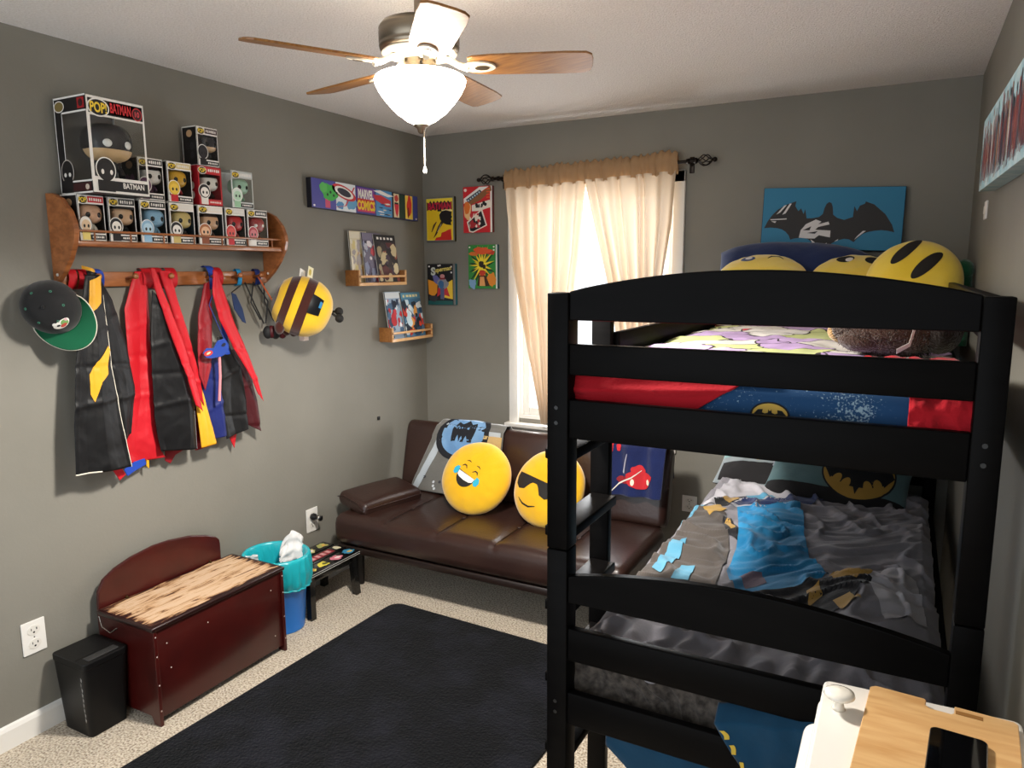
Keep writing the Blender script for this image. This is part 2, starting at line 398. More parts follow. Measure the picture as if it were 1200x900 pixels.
# ================================================================== curtains and rod
ROD = mat('dark_bronze', '#241d18', .35, .8)
rod = thing('curtain_rod', 'dark curtain rod with cage finials above the window', 'curtain rod', (1.11, D, 2.155))
B().cyl((.545, 3.73, 2.15), (1.685, 3.73, 2.166), .0085, ROD).part('rod', rod)
for x0, s, z in ((.545, -1, 2.15), (1.685, 1, 2.166)):
    b = B(); b.lathe([(0, 0), (.014, .0), (.014, .012), (.009, .016), (0, .016)], ROD, n=14, M=frame((x0, 3.73, z), (0, 1, 0), (0, 0, 1)) @ Matrix.Rotation(0 if s > 0 else PI, 4, 'Y') if False else Matrix.Translation((x0, 3.73, z)) @ Matrix.Rotation(s*PI/2, 4, 'Y'))
    for k in range(6):
        a0 = 2*PI*k/6; pts = []
        for i in range(9):
            t = i/8; a = a0+t*2.2; r = .026*math.sin(PI*t)+.002; pts.append((x0+s*(.016+t*.075), 3.73+r*math.cos(a), z+r*math.sin(a)))
        b.tube(pts, .0028, ROD, 6)
    b.blob((x0+s*.1, 3.73, z), (.013, .012, .012), ROD); b.part('finial', rod)
    b = B(); xb = x0-s*.03; b.cyl((xb, 3.73, z), (xb, D-.002, z-.01), .006, ROD); b.box(xb-.012, xb+.012, D-.006, D, z-.05, z+.03, ROD, .003); b.lathe([(.0095, -.008), (.0135, -.008), (.0135, .008), (.0095, .008)], ROD, n=14, M=Matrix.Translation((xb, 3.73, z)) @ Matrix.Rotation(PI/2, 4, 'Y')); b.part('bracket', rod)
CUR = bpy.data.materials.new('sheer_peach_cloth'); CUR.use_nodes = True; nt = CUR.node_tree; nt.nodes.clear()
o_ = nt.nodes.new('ShaderNodeOutputMaterial'); d_ = nt.nodes.new('ShaderNodeBsdfDiffuse'); t_ = nt.nodes.new('ShaderNodeBsdfTranslucent'); x_ = nt.nodes.new('ShaderNodeMixShader')
d_.inputs['Color'].default_value = srgb('#c4b098'); t_.inputs['Color'].default_value = srgb('#ebd4b8'); x_.inputs[0].default_value = .13
nt.links.new(d_.outputs[0], x_.inputs[1]); nt.links.new(t_.outputs[0], x_.inputs[2])
p_ = nt.nodes.new('ShaderNodeBsdfTransparent'); y_ = nt.nodes.new('ShaderNodeMixShader'); y_.inputs[0].default_value = .03
nt.links.new(x_.outputs[0], y_.inputs[1]); nt.links.new(p_.outputs[0], y_.inputs[2]); nt.links.new(y_.outputs[0], o_.inputs[0])
HEAD = CUR.copy(); HEAD.name = 'double_peach_cloth'
for n_ in HEAD.node_tree.nodes:
    if n_.type == 'BSDF_DIFFUSE': n_.inputs['Color'].default_value = srgb('#b08f6c')
    if n_.type == 'BSDF_TRANSLUCENT': n_.inputs['Color'].default_value = srgb('#a87e54')
def curtain(label, left, right, seed, folds):
    root = thing('curtain', label, 'curtain', ((left[0][0]+right[0][0])/2, 3.73, left[-1][1]), group='peach sheer curtains')
    fr = lambda u, v, w: math.sin(2*PI*(folds*u+.25*nz(u*5, v*1.5, seed)+seed))
    def S(u, v):
        a = interp(left, v); c = interp(right, v); uu = u+.03*math.sin(2*PI*folds*u*.5+seed)*math.sin(PI*u)
        x = lerp(a[0], c[0], uu); z = lerp(a[1], c[1], u)
        amp = lerp(.012, .030, min(1, v*2))
        return V(x, 3.73-.0115-.004+amp*fr(u, v, 0)*.9+.006*nz(u*9, v*6, seed)-.01*v, z)
    b = B(); b.surf(S, 120, 60, CUR, v0=.05); b.part('curtain_panel', root)
    b = B(); z0 = left[0][1]; zs = right[0][1]
    def S2(u, v):                     # gathered sleeve around the rod with a standing frill above it
        x = lerp(left[0][0], right[0][0], u); zt = lerp(z0, zs, u)
        k = math.sin(2*PI*(folds*2.0*u+seed)+2.2*nz(u*16, 0, seed)); t = abs(2*v-1); s = -1 if v < .5 else 1
        z = zt+lerp(.030+.012*nz(u*11, 2, seed)+.007*k, -.082+.004*k, t**1.0); near = math.exp(-((z-zt+.012)/.022)**2)
        return V(x+.004*nz(u*25, v*3, seed), 3.73+s*min(1, t*5)*(.0035+.0115*near+.0045*(k+1)*(1-.4*near)), z)
    b.surf(S2, 170, 30, HEAD); b.part('header_ruffle', root)
    return root
curtain('peach curtain panel pulled in towards the bunk post nearer the comic covers', [(0.618, 2.162), (0.628, 2.003), (0.659, 1.669), (0.723, 1.379), (0.794, 1.088), (0.865, 0.770)], [(1.114, 2.175), (1.074, 1.711), (1.050, 1.527), (1.022, 1.244), (0.971, 1.001), (0.929, 0.776)], .3, 7)
curtain('peach curtain panel hanging beside the blue bat canvas', [(1.099, 2.176), (1.176, 1.844), (1.258, 1.528), (1.311, 1.256), (1.338, 0.838)], [(1.604, 2.190), (1.587, 1.874), (1.554, 1.618), (1.520, 1.353), (1.505, 0.853)], 1.7, 7)

# ================================================================== wall rack with shelf and peg rail
OAK = wood_mat('honey_oak', '#7c4620', '#a9683a', 9, (3, 1, 6), .38)
rack = thing('wall_rack', 'honey-brown wooden wall rack with shelf and peg rail', 'wall rack', (0, 2.03, 1.585))
prof = [(0, 1.585), (.02, 1.6), (.06, 1.632), (.105, 1.68), (.138, 1.733), (.15, 1.77), (.147, 1.80), (.128, 1.842), (.085, 1.887), (.04, 1.906), (0, 1.908)]
for y in (1.534, 2.5):
    sp = B().prism(prof, plane((.001, y, 0), (1, 0, 0), (0, 0, 1)), -.019, OAK, .003).part('side_panel', rack)
    b = B()
    for yy in ((y-.0015) if y < 2 else (y+.0175),): b.lathe([(0, .004), (.005, .003), (.006, 0), (0, 0)], WHITE, n=12, M=Matrix.Translation((.03, y if y < 2 else y, 1.628)) @ Matrix.Rotation(PI/2, 4, 'X'))
    b.part('screw_cap', sp)
B().box(.001, .13, 1.553, 2.5, 1.726, 1.745, OAK, .003).part('shelf_board', rack)
b = B(); b.box(.121, .129, 1.553, 2.5, 1.775, 1.783, OAK, .002)
for k in range(7): b.cyl((.125, 1.62+.137*k, 1.745), (.125, 1.62+.137*k, 1.776), .003, OAK, n=8)
b.part('gallery_rail', rack)
B().box(.001, .02, 1.553, 2.5, 1.583, 1.638, OAK, .003).part('peg_rail', rack)
PEGY = (1.45, 1.655, 1.80, 1.955, 2.165, 2.30, 2.42)
for y in PEGY[1:]:
    B().lathe([(0, 0), (.006, 0), (.006, .045), (.011, .05), (.011, .058), (.006, .062), (0, .062)], OAK, n=14, M=Matrix.Translation((.019, y, 1.612)) @ Matrix.Rotation(R(80), 4, 'Y')).part('peg', rack)

# ================================================================== boxed big-head figures
CLEAR = bpy.data.materials.new('clear_plastic'); CLEAR.use_nodes = True; nt = CLEAR.node_tree; nt.nodes.clear()
o_ = nt.nodes.new('ShaderNodeOutputMaterial'); t_ = nt.nodes.new('ShaderNodeBsdfTransparent'); g_ = nt.nodes.new('ShaderNodeBsdfGlossy'); x_ = nt.nodes.new('ShaderNodeMixShader'); f_ = nt.nodes.new('ShaderNodeLayerWeight'); k_ = nt.nodes.new('ShaderNodeMath'); k_.operation = 'MULTIPLY'; k_.inputs[1].default_value = .22
f_.inputs['Blend'].default_value = .35; g_.inputs['Roughness'].default_value = .12; t_.inputs['Color'].default_value = (.95, .96, .96, 1)
nt.links.new(f_.outputs['Facing'], k_.inputs[0]); nt.links.new(k_.outputs[0], x_.inputs[0]); nt.links.new(t_.outputs[0], x_.inputs[1]); nt.links.new(g_.outputs[0], x_.inputs[2]); nt.links.new(x_.outputs[0], o_.inputs[0])
K, WH, YE, RD = ink('#141214'), ink('#ece8e2'), ink('#f0cc3a'), ink('#c3202a')
def squig(b, S, u0, u1, v, h, m, n, seed, off=.0012):
    """a run of small unreadable print"""
    rnd = random.Random(seed); u = u0
    for i in range(n):
        w = (u1-u0)/n; b.poly(rect(u+w*.1, u+w*(.6+.3*rnd.random()), v-h/2*(.7+.3*rnd.random()), v+h/2*(.7+.3*rnd.random())), S, m, off); u += w
def figure(parent, c, s, head, body, eyes='#0e0d0e', hair=None, jaw=None, eye_white=False, hat=None):
    """big-head vinyl figure facing +x, base centre c, scale s (head width about .6 s)"""
    hm, bm_, em = ink(head, .35), ink(body, .4), ink(eyes, .25); x, y, z = c
    b = B(); b.lathe([(0, .0), (.12*s, 0), (.12*s, .02*s), (0, .02*s)], K, c=c, n=20)
    for sgn in (-1, 1):
        b.tube([V(x, y+sgn*.07*s, z+.02*s), V(x, y+sgn*.065*s, z+.1*s), V(x, y+sgn*.05*s, z+.22*s)], [.055*s, .05*s, .05*s], bm_, 10)
        b.blob((x+.025*s, y+sgn*.07*s, z+.04*s), (.075*s, .05*s, .03*s), bm_, nu=12, nv=8)
        b.tube([V(x, y+sgn*.11*s, z+.40*s), V(x+.02*s, y+sgn*.165*s, z+.32*s), V(x+.06*s, y+sgn*.16*s, z+.24*s)], [.045*s, .04*s, .045*s], bm_, 8)
    b.lathe([(0, .18*s), (.1*s, .19*s), (.105*s, .26*s), (.125*s, .38*s), (.09*s, .45*s), (0, .46*s)], bm_, c=c, n=20)
    f = b.part('figure', parent)
    b = B(); zc = z+.68*s
    def hmat(d):
        if jaw and d.z < -.22 and d.x > -.1: return ink(jaw, .4)
        if hair and (d.z > .35 or d.x < -.1): return ink(hair, .5)
        return hm
    b.blob((x, y, zc), (.27*s, .31*s, .26*s), hmat, e=.72, nu=32, nv=22)
    for sgn in (-1, 1):
        T = Matrix.Translation((x+.245*s, y+sgn*.15*s, zc-.03*s)) @ Matrix.Rotation(sgn*.35, 4, 'Z')
        b.blob((0, 0, 0), (.03*s, .062*s, .07*s if not eye_white else .055*s), ink('#f2f0ea') if eye_white else em, nu=14, nv=10, M=T)
    if hat: b.lathe([(0, .0), (.36*s, 0), (.36*s, .03*s), (.24*s, .03*s), (.25*s, .3*s), (0, .3*s)], ink(hat, .5), c=(x, y, zc+.18*s), n=24)
    b.part('head', f)
def boxed(label, y0, y1, z0, z1, x0, x1, edge, face, band, inner, fig, art, side='#141214', title='#e8e4de', ear=False, full=None, big=False, clear=False, group='boxed figures on the rack'):
    w, h, d = y1-y0, z1-z0, x1-x0
    root = thing('boxed_figure', label, 'boxed toy', ((x0+x1)/2, (y0+y1)/2, z0), 0, group)
    em, fm, bm_, im, sm = ink(edge), ink(face), ink(band), ink(inner, .7), ink(side)
    t = .0012
    S = plane((x1, y0, z0), (0, w, 0), (0, 0, h))           # front, unit square
    Lf = plane((x0, y0, z0), (d, 0, 0), (0, 0, h))          # near side, unit square (faces -y)
    b = B()
    if clear:
        pm = ink('#cfd3d2', .3)
        b.box(x0, x0+t, y0, y1, z0, z1, pm); b.box(x0, x1, y0, y1, z0, z0+t, pm)
    else:
        b.box(x0, x0+t, y0, y1, z0, z1, im); b.box(x0, x1, y0, y1, z0, z0+t, sm); b.box(x0, x1, y0, y1, z1-t, z1, sm)
        if not big: b.box(x0, x1, y1-t, y1, z0, z1, sm)
        else: b.box(x0, x0+.012, y1-t, y1, z0, z1, em); b.box(x0, x1, y1-t, y1, z0, z0+.03, em); b.box(x0, x1, y1-t, y1, z1-.03, z1, em)
    vb, vt, ul, ur = .17, .80, .05, .03
    if full: ul, ur, vb = .06, .06, .16
    def panel(u0, u1, v0, v1, m): b.box(x1-t, x1, y0+u0*w, y0+u1*w, z0+v0*h, z0+v1*h, m)
    panel(0, 1, vt, 1, em); panel(0, 1, 0, vb, em); panel(0, ul, vb, vt, em); panel(1-ur, 1, vb, vt, em)
    if big:                                                   # the big box has a window in its near side too
        def sp(u0, u1, v0, v1, m): b.box(x0+u0*d, x0+u1*d, y0, y0+t, z0+v0*h, z0+v1*h, m)
        sp(0, 1, .84, 1, sm); sp(0, 1, 0, .12, sm); sp(0, .22, .12, .84, sm)
        for pts in ([(0, .005), (1, .005)], [(0, .995), (1, .995)], [(.01, 0), (.01, 1)], [(.24, .84), (1, .84)], [(.23, .13), (.23, .84)], [(.2, .125), (1, .125)]):
            b.poly(stroke(pts, .018), Lf, WH)
        b.poly(rect(.25, .96, .02, .105), Lf, ink('#3a1518')); b.poly(ell(.84, .06, .06, .03, 16), Lf, ink('#c9b9a8'), .001)
        b.poly(rect(.74, .95, .865, .975), Lf, ink('#a51a22')); b.poly(ell(.845, .92, .07, .04, 18), Lf, ink('#3a1518'), .001)
        b.poly(ell(.17, .91, .16, .06, 24), Lf, WH, .0009); b.poly(ell(.17, .91, .14, .05, 24), Lf, ink('#7b6a3a'), .0011)
        b.poly(ell(.26, .23, .2, .13, 28), Lf, ink('#b9b2aa'), .0009); b.poly(ell(.26, .23, .18, .12, 28), Lf, K, .0012)
        b.poly(rect(.12, .4, .01, .15), Lf, K, .001)
        for uu in (.19, .33): b.poly(ell(uu, .2, .04, .022, 14), Lf, ink('#d8d4cc'), .0016)
    else:
        if not clear:
            b.box(x0, x1, y0, y0+t, z0, z1, sm)
            for pts in ([(0, .01), (1, .01)], [(0, .99), (1, .99)], [(.02, 0), (.02, 1)], [(.98, 0), (.98, 1)]): b.poly(stroke(pts, .03), Lf, em)
            b.poly(ell(.5, .82, .2, .09, 18), Lf, ink('#c8a37c'), .0009)
            for k, cc in enumerate(art[:2]):
                b.poly(ell(.34+.3*k, .5, .14, .1, 16), Lf, ink(cc), .0009); b.poly(ell(.34+.3*k, .26, .14, .1, 16), Lf, ink(art[-1-k]), .0009)
    # printing on the front: coloured band with lettering, name strip, drawn bust
    if full:
        for a in ((.02, .98, .02, vb-.01), (.02, .98, vt+.01, .98), (.02, ul, vb, vt), (1-ur, .98, vb, vt)): b.poly(rect(*a), S, ink(full), .0008)
    b.poly(rect(.38, .97, vt+.035, .965), S, bm_, .0009)
    if big:
        b.poly(rect(.03, .97, vt+.02, .97), S, bm_, .0009); b.text('BATMAN', S, .4, .76, vt+.05, .955, ink('#d8353a'), .0016)
        b.poly(ell(.87, .885, .09, .07, 24), S, ink('#c2333a'), .0013); b.poly(ell(.87, .885, .075, .058, 24), S, ink('#3a1518'), .0015); b.text('10', S, .83, .91, .855, .915, ink('#e0505a'), .002)
    else: squig(b, S, .43, .93, (vt+1)/2, .075, ink(title), 6, label)
    b.poly(ell(.2, .885, .185, .095, 24), S, WH, .0012); b.poly(ell(.2, .885, .165, .08, 24), S, K, .0014); b.text('POP!', S, .06, .34, .83, .94, YE, .0018, .03)
    b.poly(rect(.36, .97, .03, vb-.035), S, ink('#16161a') if not full else ink('#c8282c'), .0009)
    if big: b.text('BATMAN', S, .52, .9, .065, .125, WH, .0014)
    else: squig(b, S, .45, .92, .085, .05, WH, 7, label+'n')
    c1, c2, c3 = art                                         # bust drawn in the corner: outline, head colour, body colour
    if not full == 'none':
        oc = '#f3f0ea' if c1 != '#ece8e2' else '#141214'
        sc = .8 if big else 1.15
        b.poly(ell(.24, .31*sc, .215*sc, .165*sc, 28), S, ink(oc), .0011); b.poly(ell(.24, .31*sc, .195*sc, .15*sc, 28), S, ink(c1), .0014)
        b.poly(ell(.25, .29*sc, .15*sc, .11*sc, 24), S, ink(c2), .0017); b.poly(rect(.09, .38, .02, .17*sc), S, ink(c3), .0013)
        for uu in (.18, .33): b.poly(ell(uu, .28*sc, .032*sc, .034*sc, 14), S, ink('#101012') if not big else WH, .002)
    b.part('carton', root)
    b = B()
    if clear:
        b.box(x1-.0006, x1, y0, y1, z0+vb*h, z1-t, CLEAR); b.box(x0, x1, y0, y0+.0006, z0, z1, CLEAR); b.box(x0, x1, y1-.0006, y1, z0, z1, CLEAR); b.box(x0, x1, y0, y1, z1-.0006, z1, CLEAR)
    else:
        b.box(x1-.0018, x1-.0013, y0+ul*w, y1-ur*w, z0+vb*h, z0+vt*h, CLEAR)
        if big: b.box(x0+.013, x1-.001, y1-.001, y1-.0005, z0+.031, z1-.031, CLEAR)
        if big: b.box(x0+.22*d, x1-.002, y0+.0013, y0+.0018, z0+.12*h, z0+.84*h, CLEAR)
    b.part('window', root)
    fs = dict(fig); s = h*(.80 if big else .84); off = fs.pop('dy', .02)+(.05 if big else .08)
    figure(root, ((x0+x1)/2+(.0 if big else .10)*d, (y0+y1)/2+off*w, z0+(.03 if big else .03)*h), s, **fs)
    return root
xf = .119
boxed('large boxed big-head figure in a black cowl, biggest box on the rack', 1.587, 1.80, 1.9065, 2.226, .012, .192, '#ece8e2', '#141214', '#141214', '#7b7672', dict(head='#26262a', body='#232327', jaw='#d9b384', eye_white=True), ('#141214', '#1d1b1d', '#141214'), big=True)
BX = [
 ('bare-headed tan boxed figure in the bottom row under the large box', 1.572, 1.668, '#ece8e2', '#ece8e2', '#c3202a', '#55524f', dict(head='#d8a98a', body='#e9e4da'), ('#ece8e2', '#e4c9a6', '#e8d27a')),
 ('boxed figure with a black top hat in the shelf\'s bottom row', 1.682, 1.788, '#ece8e2', '#141214', '#17171a', '#4a4846', dict(head='#d9b08c', body='#1b1b1e', hat='#141214', dy=.08), ('#141214', '#efeae0', '#141214')),
 ('boxed figure with pale blue head in the shelf\'s bottom row', 1.806, 1.916, '#ece8e2', '#141214', '#17171a', '#4d5552', dict(head='#8fb9d6', body='#7fa9c8', dy=.1), ('#8fb9d6', '#b7d6e8', '#8fb9d6')),
 ('boxed figure with yellow-tan head beside a black-and-white drawing in the bottom row', 1.931, 2.044, '#ece8e2', '#ece8e2', '#e6e0d6', '#4c4641', dict(head='#d6bd7a', body='#2b2622', dy=.06), ('#1b191a', '#ece8e2', '#c4b06a')),
 ('brown-haired boxed figure under the red box in the bottom row', 2.062, 2.186, '#ece8e2', '#ece8e2', '#e9ddd0', '#4a3a30', dict(head='#d9ab84', body='#5a3b26', hair='#4a2c18', dy=.02), ('#a9653a', '#e4b892', '#8a4a2a')),
 ('boxed figure with plain red head and red bust drawing in the bottom row', 2.197, 2.302, '#ece8e2', '#ece8e2', '#dcd9d4', '#4b4a4c', dict(head='#c2262c', body='#a51e26', dy=.06), ('#d03a3a', '#d8544e', '#c3202a')),
 ('boxed dark red figure in a black-banded box, last of the bottom row', 2.315, 2.428, '#ece8e2', '#141214', '#17171a', '#403c3e', dict(head='#a3222c', body='#7d1a22', eye_white=True, dy=.04), ('#b03a44', '#d07a80', '#ece8e2')),
]
for lab, a, c, e, f, bd, inn, fg, ar in BX: boxed(lab, a, c, 1.7455, 1.9035, .024, xf, e, f, bd, inn, fg, ar)
BX2 = [
 ('boxed white-faced figure in a purple-lined box tucked behind the large box', 1.812, 1.917, '#ece8e2', '#141214', '#221a22', '#7a5472', dict(head='#e6e0da', body='#4a2c44', hair='#2a1c28', dy=.1), ('#5a2f52', '#6a3f62', '#3a2238'), {}),
 ('red and yellow boxed figure between the purple-lined box and the red box', 1.934, 2.044, '#ece8e2', '#ece8e2', '#d8c58a', '#8a4a40', dict(head='#d9a52a', body='#b3222a', dy=-.02), ('#e0b83a', '#eec94a', '#c3202a'), {}),
 ('boxed figure in a bright red box under the topmost black box', 2.073, 2.19, '#b3202a', '#c3282c', '#c3282c', '#8a8682', dict(head='#e4ded6', body='#1c1b1d', hair='#1c1a1b', dy=.06), ('#161416', '#efeae2', '#e8e4dc'), dict(full='#bf2830', side='#a31a24')),
 ('pale green figure in a see-through pale box at the shelf row end', 2.24, 2.355, '#d9dcda', '#d9dcda', '#cfd3d2', '#cfd3d2', dict(head='#a9cdb4', body='#8fb8a0', dy=0), ('#d8e6dc', '#b4d8bc', '#9cc8a4'), dict(clear=True)),
]
for lab, a, c, e, f, bd, inn, fg, ar, kw in BX2: boxed(lab, a, c, 1.9045, 2.059, .024, xf, e, f, bd, inn, fg, ar, **kw)
boxed('black boxed dark-masked figure, topmost of the stack on the red box', 2.085, 2.187, 2.060, 2.213, .03, xf-.004, '#ece8e2', '#141214', '#3a1a20', '#9a968e', dict(head='#26252a', body='#3a383a', jaw='#d4b08a', dy=.1), ('#201d20', '#2a262a', '#141214'))

# ================================================================== cap, capes, masks and bee cushion on the pegs
CAPC = cloth('cap_cloth', '#151516', '#1c1c1d', .8, (300, .08), .15); GREEN = cloth('visor_green', '#0c5a3a', '#0a4f33', .7, (300, .06), .1)
CM = frame((.115, 1.445, 1.522), Vector((.7, -.7, .03)).cross(Vector((.42, .42, -.78))) * -1, (.42, .42, -.78))
CM = Matrix.Translation((.10, 1.452, 1.522)) @ frame((0, 0, 0), V(.42, .42, -.80).cross(V(.72, -.69, .05)), (.42, .42, -.80)).to_3x3().to_4x4()
cap = thing('baseball_cap', 'black baseball cap with green visor hanging on the rack\'s end', 'cap', (.06, 1.46, 1.43))
def crown_S(u, v):
    th = 2*PI*u; ph = v*PI/2*1.08
    r = .092*math.cos(ph)**.8 if ph < PI/2 else 0
    k = 1+.06*max(0, math.sin(th))
    return CM @ V(r*math.cos(th)*.96, r*math.sin(th)*k, .105*math.sin(ph)-.035+.006*max(0, math.sin(th)))
def crown_S(u, v):
    th = 2*PI*u; ph = min(PI/2, v*PI/2); r = .092*max(0, math.cos(ph))**.85
    seam = 1-.012*math.exp(-((th*6/(2*PI)+.5) % 1-.5)**2/.0016)
    k = 1+.06*max(0, math.sin(th))
    return CM @ V(r*math.cos(th)*.96*seam, r*math.sin(th)*k*seam, .105*math.sin(ph)-.035)
B().surf(crown_S, 72, 24, CAPC, thick=.002, wrap=True, v1=.999).part('crown', cap, 'black crown')
def vis(u, v):
    a = R(lerp(10, 170, u)); k = 1+.06*math.sin(a); r0 = .090; ext = .075*math.sin(PI*u)**.55
    r = r0+ext*v; x, y = .96*r0*math.cos(a)+ext*v*math.cos(a)*.45, r0*k*math.sin(a)+ext*v*(.35+.65*math.sin(a))
    return CM @ V(x, y, -.036+.012*v-.9*x*x)
vp = B().surf(vis, 40, 10, GREEN, thick=.003).part('visor', cap, 'green visor')
B().tube([vis(i/40, 1) for i in range(41)], .0022, ink('#c9c4b4', .8), 6).part('visor_piping', vp)
b = B(); b.blob(CM @ V(0, 0, .071), (.006, .006, .006), CAPC, nu=10, nv=8); b.part('top_button', cap)
b = B(); Sn = normed(crown_S)
for k in range(6):
    u = (k+.5)/6; q, n = Sn(u, .62); b.tube([q+n*.001+((n.orthogonal().normalized()) @ Matrix.Identity(3))*.0035*math.cos(t*PI/4)+n.cross(n.orthogonal()).normalized()*.0035*math.sin(t*PI/4) for t in range(8)], .0012, ink('#3c7a63', .8), 5, closed=True)
b.part('eyelet', cap)
b = B(); off = -.0015
for cx_, cy_, rx, ry, c, o in ((.25, .50, .070, .12, '#ece9e2', 1), (.205, .57, .02, .06, '#ece9e2', 2), (.215, .47, .02, .05, '#ece9e2', 2), (.275, .50, .03, .09, '#6f9a54', 3), (.255, .46, .026, .05, '#b8493c', 4), (.225, .52, .014, .03, '#2a2a2a', 4), (.30, .53, .012, .04, '#c8a0a8', 4)):
    b.poly(ell(cx_, cy_, rx*.95, ry*.95, 20), normed(crown_S), ink(c, .8), .0008+.0005*o, .01)
b.part('embroidered_patch', cap)
b = B(); b.tube([CM @ V(.075*math.cos(R(a)), .088*math.sin(R(a)), -.05) for a in range(200, 345, 12)], .006, CAPC, 6); b.part('back_strap', cap)

def satin(key, h, h2=None): return mat(key, h, .48, bump=(28, .10), var=(5, h2 or h, 1), sheen=.0, spec=.28)
SBLK, SRED, SYEL, SBLU, SMAR, SDRK = satin('black_satin', '#08080a', '#0c0c0e'), satin('red_satin', '#b3141f', '#c4202c'), satin('yellow_satin', '#d99a1c', '#e2a92c'), satin('blue_satin', '#17205c', '#1d2868'), satin('maroon_satin', '#7d121c', '#8c1822'), satin('dark_maroon', '#3c1016', '#481319')
PIPE = ink('#d9d2c2', .7)
def drape(x0, left, right, folds=2.5, amp=.012, seed=0., flare=.02, curl=.018, crease=.006):
    rnd = random.Random(seed*100+len(left)); yc, zc = left[0][0], left[0][1]-.28
    LN = [(math.cos(t), math.sin(t), -.22+.14*q+.05*rnd.random(), .0045*(-1)**q) for q, t in enumerate((R(90+8*rnd.random()), R(78+10*rnd.random()), R(100+12*rnd.random()), R(60+50*rnd.random())))]
    def S(u, v):
        a = interp(left, min(1, max(0, v))); c = interp(right, min(1, max(0, v)))
        y, z = lerp(a[0], c[0], u), lerp(a[1], c[1], u)
        ph = (.62*folds*u+seed+.22*nz(u*1.5, v*1.8, seed*7)) % 1; k = (4*abs(ph-.5)-1); k = math.copysign(abs(k)**.8, k)
        cr = ridge(y*7+z*3+seed*3, z*6-y*2, seed, 2)
        x = x0+.75*amp*(.25+.75*v)*k+flare*v-.4*curl*abs(2*u-1)**4+.8*crease*cr*(.4+.6*v)+.0022*ridge(y*15+z*4, z*12-y*6, seed+4, 2)
        for q in range(4):
            g = (y-yc)*LN[q][0]+(z-zc)*LN[q][1]-LN[q][2]; x += LN[q][3]*math.exp(-(g/.010)**2)*(.3+.7*v)
        return V(max(x, .008), y, z)
    return S
def sheet(S, m, name, parent, nu=60, nv=100, thick=.0015, label=None, art=None, trim=None):
    b = B(); b.surf(S, nu, nv, m, thick=thick); o = b.part(name, parent, label)
    for k, (p, mm) in enumerate(art or ()): B().poly(p, normed(S), mm, -.0035-.0010*k, .02).part(('emblem', 'collar')[k], o)
    if trim:
        a = B()
        for pts, mm, r in trim: a.tube([S(*q) for q in pts], r, mm, 6)
        a.part('piping', o)
    return o
def line(a, c, n=24): return [(lerp(a[0], c[0], i/n), lerp(a[1], c[1], i/n)) for i in range(n+1)]
# 1: black cape with a yellow emblem
cp = thing('cape', 'black satin dress-up cape with yellow emblem and white piping beside the cap', 'cape', (.09, 1.66, 1.0), group='dress-up capes on the peg rail')
S = drape(.085, [(1.601, 1.628), (1.572, 1.515), (1.527, 1.307), (1.498, 1.098), (1.484, 0.924)], [(1.658, 1.627), (1.660, 1.511), (1.665, 1.291), (1.684, 1.062), (1.704, 0.905)], 2.2, .012, .2)
sheet(S, SBLK, 'cape_panel', cp, art=[([(.35, .50), (.52, .44), (.94, .355), (.99, .375), (.88, .43), (.82, .50), (.60, .54), (.42, .64), (.35, .6)], SYEL), ([(.25, .03), (.9, .0), (.78, .14), (.3, .2)], SYEL)], trim=[(line((.995, .1), (.995, 1)), PIPE, .0022), (line((0, .997), (.42, .997)), PIPE, .003)])
S = drape(.055, [(1.627, 1.640), (1.638, 1.481), (1.655, 1.324), (1.667, 1.131), (1.675, 0.999)], [(1.662, 1.634), (1.711, 1.534), (1.748, 1.379), (1.767, 1.197), (1.730, 1.027)], 1.6, .012, .6)
sheet(S, SBLK, 'cape_fold', cp, trim=[(line((1, .1), (1, .9)), ink('#2c2c30', .4), .0012)])
b = B()
for y in (1.585, 1.622):
    b.surf(lambda u, v, y=y: V(.012+.022*math.cos(2*PI*u), y+.03*(v-.5)+.004*math.sin(6*u), 1.612+.036*math.sin(2*PI*u)), 24, 4, SRED, wrap=True)
b.surf(lambda u, v: V(.02+.03*math.sin(PI*u), 1.655+.03*(v-.5)+.035*u, 1.65-.07*u+.02*math.sin(PI*u)), 12, 4, satin('royal_blue', '#2446a8'))
b.surf(lambda u, v: V(.04+.02*math.sin(PI*u), 1.615+.05*u, 1.655+.012*(v-.5)-.02*u), 10, 4, SYEL)
b.part('neck_strap', cp, 'red, yellow and blue neck straps')
# 2: red cape
cp = thing('cape', 'bright red satin cape with creases hanging behind the black emblem cape', 'cape', (.07, 1.86, 1.05), group='dress-up capes on the peg rail')
S = drape(.030, [(1.828, 1.639), (1.770, 1.499), (1.763, 1.311), (1.762, 1.146), (1.674, 0.948), (1.636, 0.910)], [(1.879, 1.642), (1.868, 1.435), (1.858, 1.234), (1.850, 1.064), (1.858, 0.930), (1.874, 0.898)], 1.4, .012, .1, crease=.014)
sheet(S, SRED, 'cape_panel', cp)
b = B(); b.surf(lambda u, v: V(.012+.03*math.cos(2*PI*u), [(1.880, 1.616)][0][0]+.05*(v-.5), 1.612+.04*math.sin(2*PI*u)), 24, 4, SRED, wrap=True); b.part('neck_strap', cp)
